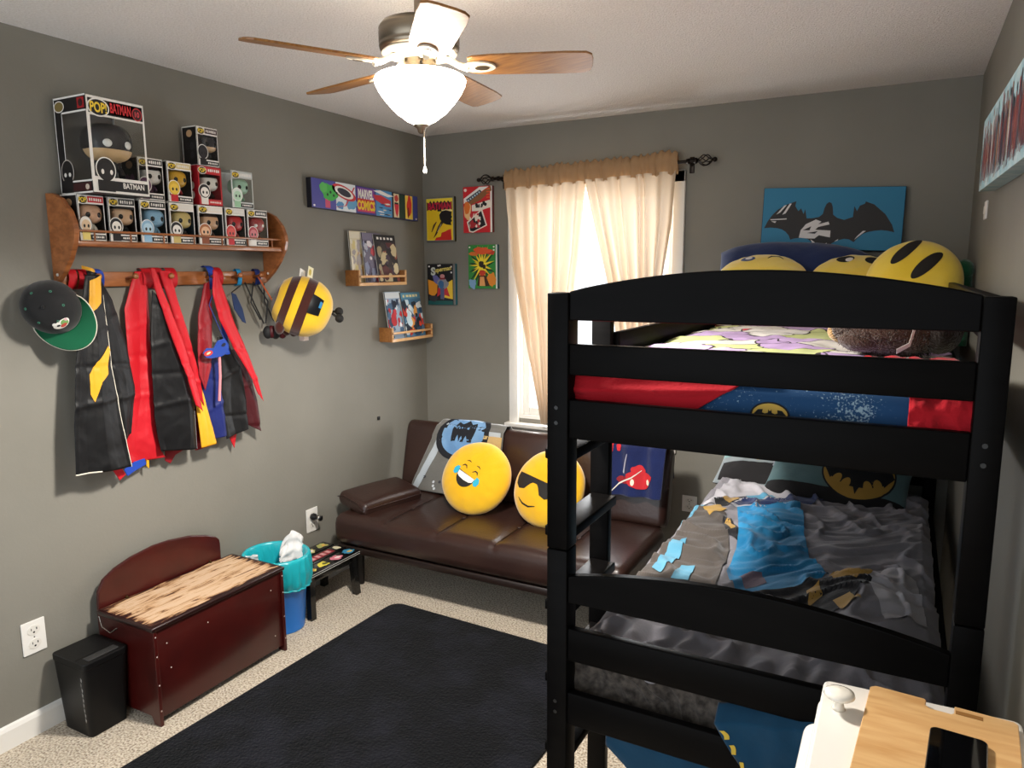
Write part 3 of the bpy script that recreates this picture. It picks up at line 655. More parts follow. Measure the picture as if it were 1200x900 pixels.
# 3: black cape lined red
cp = thing('cape', 'black satin cape with two red folded edges in the middle of the peg rail', 'cape', (.08, 1.98, 1.1), group='dress-up capes on the peg rail')
S = drape(.075, [(1.866, 1.567), (1.841, 1.371), (1.832, 1.238), (1.825, 1.070), (1.835, 0.934)], [(1.892, 1.527), (1.939, 1.362), (1.990, 1.218), (2.007, 1.080), (2.001, 0.908)], 1.5, .012, .35)
sheet(S, SBLK, 'cape_panel', cp, trim=[(line((1, .75), (1, 1)), ink('#8d8a90', .6), .0022)])
S = drape(.085, [(1.858, 1.652), (1.869, 1.567), (1.921, 1.381), (1.970, 1.221), (2.000, 1.093)], [(1.877, 1.652), (1.909, 1.550), (1.968, 1.377), (2.012, 1.187), (2.035, 1.062)], .8, .006, .1)
sheet(S, SRED, 'lining', cp, label='red lining', nu=14)
S = drape(.06, [(1.913, 1.642), (1.942, 1.532), (1.979, 1.376), (2.016, 1.232), (2.029, 1.134)], [(1.963, 1.642), (1.981, 1.530), (2.020, 1.373), (2.048, 1.211), (2.058, 1.079)], .8, .007, .5)
sheet(S, SRED, 'lining', cp, label='red lining', nu=14)
for y in [q[0] for q in [(1.921, 1.616), (1.983, 1.615)]]: B().surf(lambda u, v, y=y: V(.012+.032*math.cos(2*PI*u), y+.045*(v-.5), 1.612+.042*math.sin(2*PI*u)), 24, 4, SRED, wrap=True).part('neck_strap', cp)

# 4: yellow cape peeping out
cp = thing('cape', 'golden yellow satin cape end peeping out under the black and red cape', 'cape', (.05, 2.16, 1.1), group='dress-up capes on the peg rail')
S = drape(.022, [(1.950, 1.625), (1.988, 1.392), (2.014, 1.214), (2.027, 1.122), (2.025, 0.996), (2.021, 0.908)], [(1.965, 1.625), (2.008, 1.390), (2.051, 1.209), (2.071, 1.097), (2.088, 0.983), (2.095, 0.911)], .8, .006, .3, flare=.075)
sheet(S, SYEL, 'cape_panel', cp, nu=16)
S = drape(.03, [(2.034, 1.065), (2.027, 0.890)], [(2.084, 1.056), (2.120, 0.896)], .6, .006, .3)
sheet(S, SMAR, 'lining', cp, nu=10, nv=20)
# 5: blue and maroon cape
cp = thing('cape', 'navy satin cape with maroon shoulder piece and blue hanging loop', 'cape', (.06, 2.25, 1.1), group='dress-up capes on the peg rail')
S = drape(.05, [(2.085, 1.259), (2.065, 1.171), (2.056, 1.063), (2.057, 0.926)], [(2.188, 1.340), (2.181, 1.192), (2.174, 1.043), (2.174, 0.929)], 1.3, .012, .4)
sheet(S, SBLU, 'cape_panel', cp)
S = drape(.07, [(2.113, 1.589), (2.064, 1.457), (2.044, 1.317), (2.039, 1.211), (2.059, 1.151)], [(2.139, 1.596), (2.143, 1.489), (2.127, 1.346), (2.110, 1.238), (2.067, 1.142)], .6, .012, .15)
sheet(S, SMAR, 'shoulder_piece', cp, nu=16)
b = B(); b.surf(lambda u, v: V(.016+.034*math.cos(2*PI*u), 2.17+.035*(v-.5), 1.612+.05*math.sin(2*PI*u)), 24, 4, satin('royal_blue', '#2446a8'), wrap=True)
b.surf(lambda u, v: V(.06, 2.185+.026*(v-.5)+.03*u, 1.58-.30*u), 20, 4, satin('royal_blue', '#2446a8')); b.part('hanging_loop', cp)
# 6: black cape with long red edge
cp = thing('cape', 'black cape with one long red edge, hanging closest to the bee cushion', 'cape', (.08, 2.36, 1.12), group='dress-up capes on the peg rail')
S = drape(.055, [(2.173, 1.360), (2.167, 1.232), (2.160, 1.084), (2.164, 0.914)], [(2.209, 1.357), (2.278, 1.219), (2.290, 1.064), (2.285, 0.936)], 1.4, .012, .1)
sheet(S, satin('grey_satin', '#121213', '#171718'), 'cape_panel', cp)
S = drape(.045, [(2.227, 1.300), (2.279, 1.181), (2.294, 1.063), (2.291, 0.958)], [(2.307, 1.292), (2.342, 1.173), (2.363, 1.052), (2.368, 0.908)], .8, .01, .5)
sheet(S, SDRK, 'cape_fold', cp, nu=18)
S = drape(.09, [(2.144, 1.645), (2.131, 1.543), (2.153, 1.435), (2.219, 1.301), (2.290, 1.180), (2.327, 1.090)], [(2.165, 1.638), (2.197, 1.541), (2.229, 1.430), (2.289, 1.295), (2.337, 1.155), (2.359, 1.053)], .7, .01, .2)
sheet(S, SRED, 'lining', cp, label='red lining', nu=16)
B().surf(lambda u, v: V(.012+.034*math.cos(2*PI*u), [(2.213, 1.613)][0][0]+.035*(v-.5), 1.612+.044*math.sin(2*PI*u)), 24, 4, SRED, wrap=True).part('neck_strap', cp)
# masks and small pieces
FELT = cloth('blue_felt', '#1c3a8c', '#20429a', .9, (200, .1))
mk = thing('eye_mask', 'royal blue felt eye mask with red oval, hanging over the navy cape', 'mask', (.12, 2.25, 1.40))
mp = [(2.035, 1.306), (2.054, 1.326), (2.088, 1.322), (2.112, 1.352), (2.147, 1.357), (2.167, 1.329), (2.160, 1.297), (2.123, 1.283), (2.097, 1.282), (2.071, 1.281), (2.046, 1.287)]
c0 = (sum(p[0] for p in mp)/len(mp), sum(p[1] for p in mp)/len(mp))
B().prism(mp, plane((.122, 0, 0), (0, 1, 0), (0, 0, 1)), .006, FELT, .0015).part('felt', mk)
b = B(); ob_ = [(2.058, 1.304), (2.138, 1.332)]
b.prism(ell(*ob_[0], .022, .011, 20, 10), plane((.128, 0, 0), (0, 1, 0), (0, 0, 1)), .002, ink('#b8322c', .8)); b.prism(ell(*ob_[0], .011, .004, 14, 20), plane((.13, 0, 0), (0, 1, 0), (0, 0, 1)), .001, ink('#e2c29a', .8)); b.prism(ell(*ob_[1], .012, .007, 16, 20), plane((.128, 0, 0), (0, 1, 0), (0, 0, 1)), .001, ink('#0b1230', .8)); b.part('eye_patch', mk)
b = B(); st_ = [(2.120, 1.290), (2.117, 1.203), (2.104, 1.096)]; b.tube([V(.12, *q) for q in st_], .006, ink('#c9828a', .8), 6); b.part('ribbon', mk, 'pink ribbon')
B().tube([V(.122, *mp[4]), V(.10, mp[3][0]-.01, 1.50), V(.055, 2.19, 1.60), V(.02, 2.185, 1.64), V(.004, 2.185, 1.612)], .0025, ink('#1c2c6a', .8), 6).part('elastic', mk)
mk = thing('eye_mask', 'slim navy mask hanging from the light blue band at the rail', 'mask', (.08, 2.38, 1.45))
mp = [(2.237, 1.547), (2.260, 1.539), (2.292, 1.474), (2.306, 1.410), (2.288, 1.418), (2.246, 1.477)]
B().prism(mp, plane((.078, 0, 0), (0, 1, 0), (0, 0, 1)), .006, cloth('navy_felt', '#1b2a4a', '#22345a', .9, (200, .1)), .0015).part('felt', mk)
b = B(); b.surf(lambda u, v: V(.012+.018*math.cos(2*PI*u), 2.335+.024*(v-.5), 1.612+.037*math.sin(2*PI*u)), 24, 4, satin('light_blue', '#2f8fc4'), wrap=True)
b.tube([V(.03, 2.335, 1.575), V(.08, *mp[0])], .002, ink('#101010'), 5); b.part('band', mk, 'light blue band')
mk = thing('elastic_straps', 'black elastic straps on a dark blue loop beside the bee cushion', 'straps', (.04, 2.45, 1.42))
b = B(); b.surf(lambda u, v: V(.012+.018*math.cos(2*PI*u), 2.44+.03*(v-.5), 1.612+.037*math.sin(2*PI*u)), 24, 4, satin('dark_blue', '#20306e'), wrap=True); b.part('loop', mk)
b = B(); EL = ink('#0d0d0e', .7)
for q in ((2.36, 1.59, 2.39, 1.49, 2.43, 1.40), (2.41, 1.59, 2.37, 1.50, 2.41, 1.42), (2.43, 1.58, 2.47, 1.5, 2.44, 1.40), (2.47, 1.58, 2.45, 1.50, 2.49, 1.41)):
    b.tube([V(.03, q[0], q[1]), V(.05, q[2], q[3]), V(.06, q[4], q[5])], .0035, EL, 6)
b.part('strap', mk)
b = B()
for i in range(7): b.blob((.07+.01*(i % 3), 2.44+.014*i, 1.36+.012*nz(i*.9, 0)), (.022, .022, .03), SDRK if i % 2 else EL, nu=12, nv=8)
b.part('rubber_mask_pieces', mk)
# bits of the capes showing below the others
def corner(cape, pts, x, m): B().prism(pts, plane((x, 0, 0), (0, 1, 0), (0, 0, 1)), .004, m, .001).part('cape_corner', cape)
CP = [o for o in bpy.data.objects if o.name.split('.')[0] == 'cape']; CP.sort(key=lambda o: o.name)
corner(CP[1], [(1.702, 0.885), (1.725, 0.906), (1.791, 0.911), (1.796, 0.886), (1.744, 0.871), (1.714, 0.858)], .045, satin('royal_blue', '#2446a8'))
corner(CP[0], [(1.642, 0.936), (1.684, 0.913), (1.707, 0.867), (1.681, 0.850), (1.661, 0.888)], .045, SRED)
corner(CP[1], [(1.799, 0.917), (1.810, 0.914), (1.806, 0.866), (1.796, 0.879)], .045, SYEL)
corner(CP[2], [(1.892, 0.933), (1.968, 0.938), (1.978, 0.904), (1.936, 0.891), (1.909, 0.861), (1.887, 0.877)], .035, SMAR)
corner(CP[5], [(2.200, 0.929), (2.253, 0.934), (2.232, 0.856)], .04, SRED)

# bee cushion
BY, BBR = cloth('bee_yellow', '#dfb01c', '#e6bd2e', .9, (120, .15), .4), cloth('bee_brown', '#3a1a14', '#451f18', .9, (120, .15), .4)
bee = thing('bee_cushion', 'striped yellow and brown bee plush hanging at the rack\'s end', 'plush toy', (.16, 2.56, 1.34))
AX = V(.72, .64, -.40); BM = frame((.165, 2.575, 1.485), AX.cross(V(.2, .3, 1)), V(.2, .3, 1).cross(AX.cross(V(.2, .3, 1)))); AXn = AX.normalized()
Zb = AXn; Xb = V(0, 0, 1).cross(Zb).normalized(); Yb = Zb.cross(Xb)
BM = Matrix(((Xb.x, Yb.x, Zb.x, .175), (Xb.y, Yb.y, Zb.y, 2.56), (Xb.z, Yb.z, Zb.z, 1.475), (0, 0, 0, 1)))
def bee_m(d):
    t = d.z
    return BBR if (t < -.86 or -.58 < t < -.30 or -.06 < t < .16) else BY
def bee_S(u, v):  # front cap, local xy
    r2 = min(.98, u*u+v*v); return BM @ V(.108*u, .128*v, .125*(1-r2)**.5)
b = B(); b.blob((0, 0, 0), (.118, .138, .135), bee_m, e=.88, nu=40, nv=50, M=BM, fn=lambda d: 1+.02*nz(d.x*3, d.y*3, d.z*3)); b.part('body', bee)
b = B()
Sx = lambda u, v: BM @ V(.124*math.cos(v)*math.cos(u), .144*math.cos(v)*math.sin(u), .141*math.sin(v))
def patch(b, u0, u1, v0, v1, m, off): b.poly(rect(u0, u1, v0, v1), normed(Sx), m, off, .06)
vx = (BM.inverted().to_3x3() @ V(.82, -.55, .12)).normalized(); ua = math.atan2(vx.y, vx.x)
patch(b, ua-.36, ua+.30, .20, .62, ink('#101216', .3), .002); patch(b, ua-.24, ua+.0, .50, .60, ink('#3a7fae', .3), .004); b.part('face_patch', bee, 'black face patch')  # the blue bar is a glint painted on the black patch
for s in (-1, 1):
    b = B(); e0 = BM @ V(.03*s+.03, .02, .128); e1 = e0+AXn*.035+V(.01, 0, .015*s)
    b.tube([e0, e1], .006, ink('#0f0d0c', .8), 8); b.blob(e1, (.020, .020, .020), ink('#0f0d0c', .8)); b.part('antenna', bee)
for s in (-1, 0, 1):
    b = B(); q = BM @ V(.06*s, -.125, -.03+.03*s); b.blob(q, (.022, .022, .03), BBR, nu=14, nv=10); b.part('foot', bee)
b = B(); tq = BM @ V(.03, .115, -.080); Stag = plane(tq+V(.045, -.02, -.01), (-.01, .042, -.014), (.0, .012, .05)); b.prism(rect(0, 1, 0, 1), Stag, .0015, WHITE); b.poly(ell(.5, .5, .3, .3, 16), Stag, ink('#b8b4ac'), .002); b.part('tag', bee); b = B()
St2 = plane(tq+V(.05, .03, .0), (-.01, .042, -.012), (0, .012, .05)); b.prism(rect(0, 1, 0, 1), St2, .0015, ink('#eee6c0')); b.poly(ell(.4, .5, .25, .3, 16), St2, ink('#c9b23a'), .002)
b.part('tag', bee); b = B(); q = BM @ V(.03, -.13, .03); b.box(q.x, q.x+.03, q.y, q.y+.03, q.z-.03, q.z-.005, ink('#d8c8c0', .8)); b.part('tag', bee)
b = B(); b.tube([BM @ V(0, .03, -.12), V(.09, 2.47, 1.49), V(.06, 2.44, 1.57), V(.05, 2.42, 1.615)], .004, ink('#b5562c', .8), 6); b.part('hanging_cord', bee)

# ================================================================== pictures, ledges and comics
def canvas(name, label, cat, O, U, Vv, th, edge, base, draw, group=None, side=None):
    """stretched canvas: front unit square on the mapping (O,U,V), depth th behind it"""
    S = plane(O, U, Vv); n = S(0, 0)[1]
    root = thing(name, label, cat, tuple(Vector(O)+Vector(U)*.5-n*th), group=group)
    b = B(); b.prism(rect(0, 1, 0, 1), plane(Vector(O)-n*th, U, Vv), th, edge, .0015); b.part('stretcher', root)
    b = B(); b.poly(rect(.004, .996, .006, .994), S, base, .0004); draw(b, S); b.part('picture', root)
    return root
def burst(cx, cy, r0, r1, n, seed=0, ax=1.):
    rnd = random.Random(seed); out = []
    for i in range(2*n):
        a = PI*i/n; r = (r1 if i % 2 else r0)*(.8+.4*rnd.random()); out.append((min(.93, max(.012, cx+r*math.cos(a)*ax)), min(.988, max(.012, cy+r*math.sin(a)))))
    return out
def blobp(cx, cy, rx, ry, seed, n=26, rough=.3):
    return [(cx+rx*math.cos(t)*(1+rough*nz(math.cos(t)*1.5+seed, math.sin(t)*1.5, seed)), cy+ry*math.sin(t)*(1+rough*nz(math.cos(t)*1.5+seed, math.sin(t)*1.5, seed+9))) for t in [2*PI*i/n for i in range(n)]]
def scatter(b, S, box, cols, n, seed, size=(.05, .12), off=.001):
    rnd = random.Random(seed)
    for i in range(n):
        x, y = lerp(box[0], box[1], rnd.random()), lerp(box[2], box[3], rnd.random()); r = lerp(size[0], size[1], rnd.random())
        p = blobp(x, y, r, r*(.5+rnd.random()*.8), seed+i*.7, 16, .6)
        b.poly([(min(max(q[0], box[0]), box[1]), min(max(q[1], box[2]), box[3])) for q in p], S, ink(cols[i % len(cols)]), off+.00007*i)
# long comic-strip canvas on the left wall
def d_strip(b, S):
    P = lambda u0, u1, c, o=.0006: b.poly(rect(u0, u1, .01, .99), S, ink(c), o)
    P(.005, .2, '#4a4a9a'); P(.2, .37, '#dfe6ea'); P(.37, .56, '#3f3a86'); P(.56, .72, '#4a8fc0'); P(.72, .86, '#15131a'); P(.86, .995, '#2f3f8e')
    b.poly(blobp(.145, .60, .07, .30, 2, rough=.5), S, ink('#3fae4a'), .0012); b.poly(blobp(.10, .72, .035, .16, 4), S, ink('#58b85a'), .0014); b.poly(rect(.11, .15, .05, .4), S, ink('#c84a6a'), .0009)
    for k in range(4): b.poly(blobp(.13+.025*k, .5+.1*(k % 2), .008, .05, k), S, ink('#14331b'), .0018)
    b.poly(ell(.27, .66, .085, .28, 28, 12), S, ink('#c62b34'), .0012); b.poly(ell(.27, .66, .068, .21, 28, 12), S, WH, .0015); b.poly(ell(.27, .66, .05, .15, 28, 12), S, ink('#2b2b3a'), .0018)
    b.poly(blobp(.33, .3, .05, .2, 5, rough=.6), S, ink('#5f9fc8'), .001); b.poly(blobp(.235, .2, .03, .14, 6), S, ink('#4d90c4'), .001); b.poly(stroke([(.2, .12), (.28, .2), (.36, .9)], .012), S, ink('#c23a4a'), .0011)
    b.poly(rect(.385, .545, .08, .95), S, ink('#7a3f9a'), .0009); b.poly(rect(.385, .545, .08, .55), S, ink('#c8305a'), .0012); b.poly(rect(.385, .545, .42, .56), S, ink('#c52a26'), .0014)
    b.text('MARVEL', S, .392, .535, .55, .90, WH, .002, .05); b.text('COMICS', S, .382, .548, .14, .50, ink('#ecc72c'), .002, .05)
    b.poly(stroke([(.57, .78), (.63, .62), (.68, .4)], [.08, .16, .05]), S, ink('#c8323a'), .0012); b.poly(stroke([(.57, .95), (.64, .86), (.71, .8)], .09), S, WH, .001)
    scatter(b, S, (.575, .71, .06, .55), ['#1d1d3a', '#e6d6b0', '#e8e6e2', '#274a8a', '#c8a06a'], 12, 3, (.015, .03), .0014)
    for u, c in ((.765, '#c8202e'), (.825, '#16141a')): b.poly(rect(u-.028, u+.028, .04, .96), S, ink('#d8c8a0' if u < .8 else '#1a3a2a'), .0009)
    b.poly(blobp(.765, .78, .02, .13, 8), S, ink('#c03a34'), .0014); b.poly([(.742, .55), (.79, .55), (.782, .2), (.768, .05), (.755, .2)], S, ink('#d02a3c'), .0013); b.poly(rect(.745, .785, .55, .62), S, K, .0015)
    b.poly(rect(.86, .94, .04, .97), S, ink('#e6c84a'), .0009); b.poly(blobp(.905, .55, .026, .36, 11, rough=.5), S, ink('#cc2a2a'), .0013); b.poly(blobp(.89, .3, .012, .2, 12), S, ink('#7a1418'), .0016)
    for u, v in ((.02, .08), (.975, .08)): b.poly(ell(u, v, .008, .035, 10), S, WH, .002)
canvas('wall_canvas', 'long narrow comic strip canvas with white and yellow title lettering', 'wall art', (.031, 2.806, 1.951), (0, .902, -.020), (0, 0, .145), .03, ink('#1b1a24'), ink('#3d3d8a'), d_strip)
# posters on the back wall
def d_yellow(b, S):
    b.poly(rect(.03, .95, .03, .97), S, ink('#f2d73a'), .0006); b.poly(rect(.06, .92, .05, .72), S, ink('#f0c81e'), .0008)
    jag = [(.05, .90)]+[(.05+.87*i/14, .92-.05*(i % 2)-.02*nz(i*.7, 0)) for i in range(1, 14)]+[(.92, .90), (.93, .70)]+[(.93-.88*i/12, .70+.03*(i % 2)) for i in range(1, 12)]+[(.05, .70)]
    b.poly(jag, S, ink('#2a1c1e'), .001); b.text('BATMAN', S, .09, .9, .72, .88, ink('#c02040'), .0014, .05)
    b.poly(rect(.42, .56, .68, .84), S, ink('#17131c'), .0013)
    b.poly([(.48, .60), (.56, .68), (.72, .70), (.92, .66), (.9, .58), (.93, .55), (.89, .50), (.93, .46), (.88, .42), (.9, .36), (.72, .38), (.6, .42), (.5, .5)], S, K, .0014)
    b.poly(stroke([(.50, .62), (.60, .695), (.76, .70), (.92, .69)], .035), S, ink('#f0e6a0'), .0012); b.poly(stroke([(.58, .44), (.46, .32), (.36, .18), (.27, .09)], [.09, .07, .05, .01]), S, ink('#3a2a1c'), .0013); b.poly(stroke([(.55, .40), (.47, .30), (.41, .22)], .02), S, ink('#b8a890'), .0016)
    b.poly(stroke([(.38, .45), (.29, .36), (.2, .22)], [.02, .06, .02]), S, ink('#4a2a1a'), .0013)
    b.poly([(.30, .03), (.36, .09), (.52, .11), (.55, .2), (.66, .22), (.78, .26), (.88, .28), (.9, .03)], S, ink('#cf2a22'), .0013)
def d_red(b, S):
    b.poly(rect(.0, .93, .0, 1.), S, ink('#cf2029'), .0006); b.poly(rect(.93, .99, .0, 1), S, ink('#ece4de'), .0007)
    b.poly([(.02, .64), (.02, .75), (.56, .985), (.88, .985)], S, ink('#efebe6'), .0009); b.poly([(.1, .73), (.58, .93), (.65, .88), (.18, .665)], S, ink('#3c4a55'), .0011)
    for k in range(6): b.poly([(p[0]+.075*k, p[1]+.033*k) for p in ((.15, .715), (.19, .733), (.22, .70), (.18, .683))], S, ink('#b9cdd8'), .0014)
    b.poly([(.03, .60), (.05, .63), (.95, 1.0), (.98, .9), (.6, .7), (.3, .62)], S, ink('#8a5a34'), .0008); b.poly(blobp(.15, .48, .13, .2, 3), S, ink('#f0c48a'), .001); b.poly(blobp(.13, .55, .1, .14, 5), S, ink('#e8792c'), .0011)
    b.poly([(.30, .60), (.92, .70), (.95, .54), (.55, .47), (.30, .47)], S, ink('#efe9da'), .0010); b.poly([(.12, .24), (.65, .52), (.82, .15), (.33, .0), (.2, .02)], S, ink('#efe6d8'), .0011)
    b.poly([(.17, .22), (.62, .47), (.77, .16), (.34, .03), (.24, .04)], S, ink('#15161a'), .0013)
    scatter(b, S, (.22, .6, .1, .42), ['#efe3cf', '#c8323a', '#efe6d8', '#b0282e'], 14, 5, (.03, .08), .0015); scatter(b, S, (.42, .92, .54, .68), ['#181a1c', '#4a4a4a', '#181a1c'], 8, 9, (.03, .06), .0013)
    for k in range(4): b.poly(rect(.8, .92, .74+.06*k, .77+.06*k), S, ink('#e05a2a'), .0011)
    b.poly(ell(.08, .93, .05, .035, 14), S, ink('#e8d8d0'), .001)
def d_blue(b, S):
    b.poly(rect(.0, .92, .0, 1), S, ink('#15161c'), .0006)
    b.text('S', S, .13, .30, .72, .92, ink('#c8cfc8'), .0012, .05); b.text('uperman', S, .28, .86, .79, .90, ink('#e2cf6a'), .0012, .04, rot=6)
    for u, v in ((.07, .94), (.86, .93), (.86, .79), (.4, .955), (.46, .965)): b.poly(ell(u, v, .03, .022, 10), S, WH, .0012)
    b.poly([(.02, .62), (.2, .58), (.36, .5), (.34, .3), (.22, .2), (.04, .26)], S, ink('#e8992a'), .0009); b.poly([(.90, .62), (.62, .5), (.6, .18), (.9, .14)], S, ink('#ecc83a'), .0009)
    b.poly([(.18, .74), (.34, .72), (.5, .6), (.44, .45), (.24, .56)], S, ink('#6a6aa8'), .0011); b.poly(blobp(.54, .52, .2, .14, 2, rough=.4), S, ink('#8d8f98'), .0012); b.poly(blobp(.5, .50, .11, .09, 4), S, ink('#3a6a9a'), .0014)
    b.poly(ell(.54, .70, .085, .05, 18), S, ink('#c88a8a'), .0013); b.poly(rect(.45, .64, .62, .66), S, ink('#8a1a2a'), .0014)
    b.poly([(.38, .42), (.7, .42), (.8, .2), (.62, .24), (.56, .12), (.46, .26), (.34, .2)], S, ink('#c2303a'), .0011); b.poly(rect(.46, .6, .14, .42), S, ink('#5a5f86'), .0013)
    b.poly(rect(.02, .9, .0, .10), S, ink('#1a5a5a'), .0012); b.poly(blobp(.2, .16, .16, .08, 7), S, ink('#3a3a40'), .0013)
def d_green(b, S):
    b.poly(rect(.0, .94, .0, 1), S, ink('#2f8a3c'), .0006); b.poly(rect(.94, .99, .0, 1), S, ink('#cfd6d2'), .0007)
    b.poly(burst(.46, .5, .2, .58, 16, 3, .95), S, ink('#123f22'), .0008); b.poly(burst(.46, .53, .14, .46, 15, 5, .9), S, ink('#f0d22a'), .001); b.poly(burst(.46, .53, .1, .3, 12, 8, .9), S, ink('#f5e23a'), .0012)
    b.poly(blobp(.46, .87, .3, .09, 2, rough=.7), S, ink('#e0562a'), .0013); b.poly(blobp(.2, .8, .16, .05, 6), S, ink('#d8702a'), .0012); b.poly(blobp(.78, .82, .14, .05, 6), S, ink('#c03a2a'), .0012)
    b.poly(blobp(.45, .56, .09, .08, 3), S, ink('#2a2118'), .0015); b.poly(blobp(.55, .50, .06, .05, 4), S, ink('#3a2a1a'), .0015); b.poly(blobp(.48, .36, .11, .07, 5), S, ink('#c83a22'), .0015); b.poly([(.36, .3), (.6, .3), (.74, .06), (.58, .05), (.5, .2), (.42, .05), (.3, .06)], S, ink('#3f2415'), .0014)
    b.poly([(.4, .27), (.54, .27), (.58, .06), (.38, .06)], S, ink('#e2a060'), .0016); b.poly(blobp(.14, .12, .13, .12, 7, rough=.6), S, ink('#7aa0c8'), .0013); b.poly(blobp(.8, .2, .15, .16, 9, rough=.6), S, ink('#e08a2a'), .0013)
    for u, v in ((.05, .95), (.88, .95), (.88, .88)): b.poly(ell(u, v, .03, .02, 10), S, WH, .0016)
PZ = D-.022
for lab, q, e, d in (('yellow comic cover canvas with red title lettering and black splash', (.034, .240, 1.812, 2.075), '#3a3414', d_yellow),
                     ('bright red comic cover canvas with a slanted white banner', (.304, .502, 1.858, 2.122), '#5a1418', d_red),
                     ('black comic cover canvas with yellow script title and teal edge', (.036, .240, 1.43, 1.678), '#1f6a78', d_blue),
                     ('green comic cover canvas with a yellow starburst', (.334, .533, 1.531, 1.786), '#1d4a58', d_green)):
    canvas('comic_canvas', lab, 'wall art', (q[0], PZ, q[2]), (q[1]-q[0], 0, 0), (0, 0, q[3]-q[2]), .021, ink(e), ink('#777777'), d, 'comic cover canvases on the back wall')
# blue canvas with a black winged shape, leaning behind the pillows
def d_bat(b, S):
    b.poly(rect(.005, .985, .005, .995), S, ink('#2079a0', .6), .0006)
    O = [(.02, .396), (.045, .505), (.078, .60), (.114, .674), (.173, .747), (.248, .80), (.243, .726), (.267, .653), (.287, .695), (.307, .61), (.317, .684), (.332, .547), (.371, .547), (.421, .568), (.446, .61), (.455, .70), (.468, .76), (.485, .785), (.502, .77), (.513, .71), (.52, .60), (.55, .555), (.599, .526), (.658, .568), (.663, .726), (.683, .653), (.70, .73), (.733, .758), (.738, .79),
         (.797, .747), (.876, .61), (.926, .463), (.946, .354), (.90, .375), (.856, .383), (.81, .372), (.767, .354), (.735, .325), (.718, .295), (.695, .25), (.678, .206), (.645, .245), (.609, .253), (.565, .228), (.53, .19), (.495, .14), (.465, .116), (.43, .125), (.40, .147), (.38, .20), (.351, .242), (.315, .258), (.282, .253), (.25, .245), (.223, .227), (.21, .29), (.183, .347), (.155, .38), (.124, .396), (.07, .405)]
    b.poly([(x, 1-1.10*(1-y)) for x, y in O], S, ink('#1d1a1b', .6), .0012)
    for p in ([(.105, .60), (.135, .635), (.18, .745), (.16, .735)], [(.15, .60), (.175, .62), (.215, .765), (.20, .765)], [(.06, .53), (.185, .545), (.185, .53), (.07, .515)], [(.07, .50), (.11, .50), (.10, .475)],
              [(.285, .26), (.295, .37), (.33, .46), (.40, .53), (.44, .50), (.42, .46), (.49, .50), (.50, .46), (.42, .42), (.40, .38), (.51, .37), (.51, .27), (.43, .30), (.40, .25), (.345, .25)], [(.37, .24), (.40, .20), (.42, .15), (.385, .19)], [(.44, .14), (.49, .19), (.49, .13), (.46, .115)],
              [(.68, .24), (.72, .31), (.755, .37), (.735, .37), (.70, .30)], [(.54, .21), (.57, .25), (.565, .225)]): b.poly([(x, 1-1.10*(1-y)) for x, y in p], S, ink('#d9d6d6', .6), .0018)
    for p in ([(.31, .37), (.37, .43), (.36, .37)], [(.34, .33), (.42, .36), (.40, .32)]): b.poly([(x, 1-1.10*(1-y)) for x, y in p], S, ink('#1d1a1b', .6), .0024)
canvas('bat_canvas', 'blue canvas with a wide black bat-wing shape above the upper bunk', 'wall art', (2.012, 3.755, 1.735), (.607, 0, -.025), (.004, .02, .285), .035, mat('canvas_edge', '#123c52', .8), ink('#2079a0', .6), d_bat)
# long pale blue canvas on the right wall
def d_crowd(b, S):
    b.poly(rect(.0, 1, .0, 1), S, mat('sky_wash', '#8fc4d2', .6, var=(18, '#cfe6ea', 1)), .0006)
    rnd = random.Random(4); cols = ['#7a3038', '#2a2438', '#8a3a3a', '#33304a', '#9a4a40', '#7a3440', '#34405a', '#b08a6a', '#5a4a58', '#d8dcdc']
    for i in range(46):
        u = .02+.96*i/46+.01*rnd.random(); h = .45+.3*rnd.random(); w = .008+.008*rnd.random(); v0 = .1+.08*rnd.random(); c = ink(rnd.choice(cols)); o = .001+.00002*i
        b.poly(stroke([(u, v0), (u+.003, v0+h*.5), (u, v0+h)], [w*.8, w*1.6, w*.7]), S, c, o); b.poly(ell(u, v0+h+.03, w*.45, .05, 10), S, ink(rnd.choice(['#b8785a', '#3a2a2a', '#a83a3a', '#2a2a3a'])), o+.00001)
        b.poly(stroke([(u-w*.3, v0), (u-w*.5, .04+.1*rnd.random())], w*.5), S, c, o)
canvas('wall_canvas', 'long pale blue canvas crowded with small painted upright figures', 'wall art', (2.834, 2.80, 1.872), (0, -1.22, -.035), (-.001, .0, .212), .044, mat('pale_canvas_edge', '#7fa0a4', .8, var=(20, '#a6b8b4', 1)), ink('#8fc4d2'), d_crowd)
# picture ledges with comics
PINE, PINE2 = wood_mat('ledge_wood', '#8a5526', '#ab7238', 10, (5, 1, 5), .5), wood_mat('ledge_front_wood', '#c9935a', '#e0b27c', 10, (6, 1, 6), .5)
def ledge(label, y0, y1, z0, z1):
    root = thing('picture_ledge', label, 'shelf', (0, (y0+y1)/2, z0), group='picture ledges in the corner')
    for y in (y0, y1-.012): B().box(.001, .09, y, y+.012, z0, z1, PINE, .002).part('end_panel', root)
    B().box(.001, .09, y0+.012, y1-.012, z0, z0+.011, PINE, .002).part('bottom_board', root)
    B().box(.001, .012, y0+.012, y1-.012, z0+.011, z1-.005, PINE, .002).part('back_board', root)
    for a in ((z0, z0+.017), (z0+.043, z0+.056)): B().box(.0895, .0975, y0, y1, a[0], a[1], PINE2, .002).part('front_rail', root)
    for y in (y0, y1-.012): B().box(.0895, .0975, y, y+.012, z0+.0175, z1, PINE2, .002).part('front_post', root)
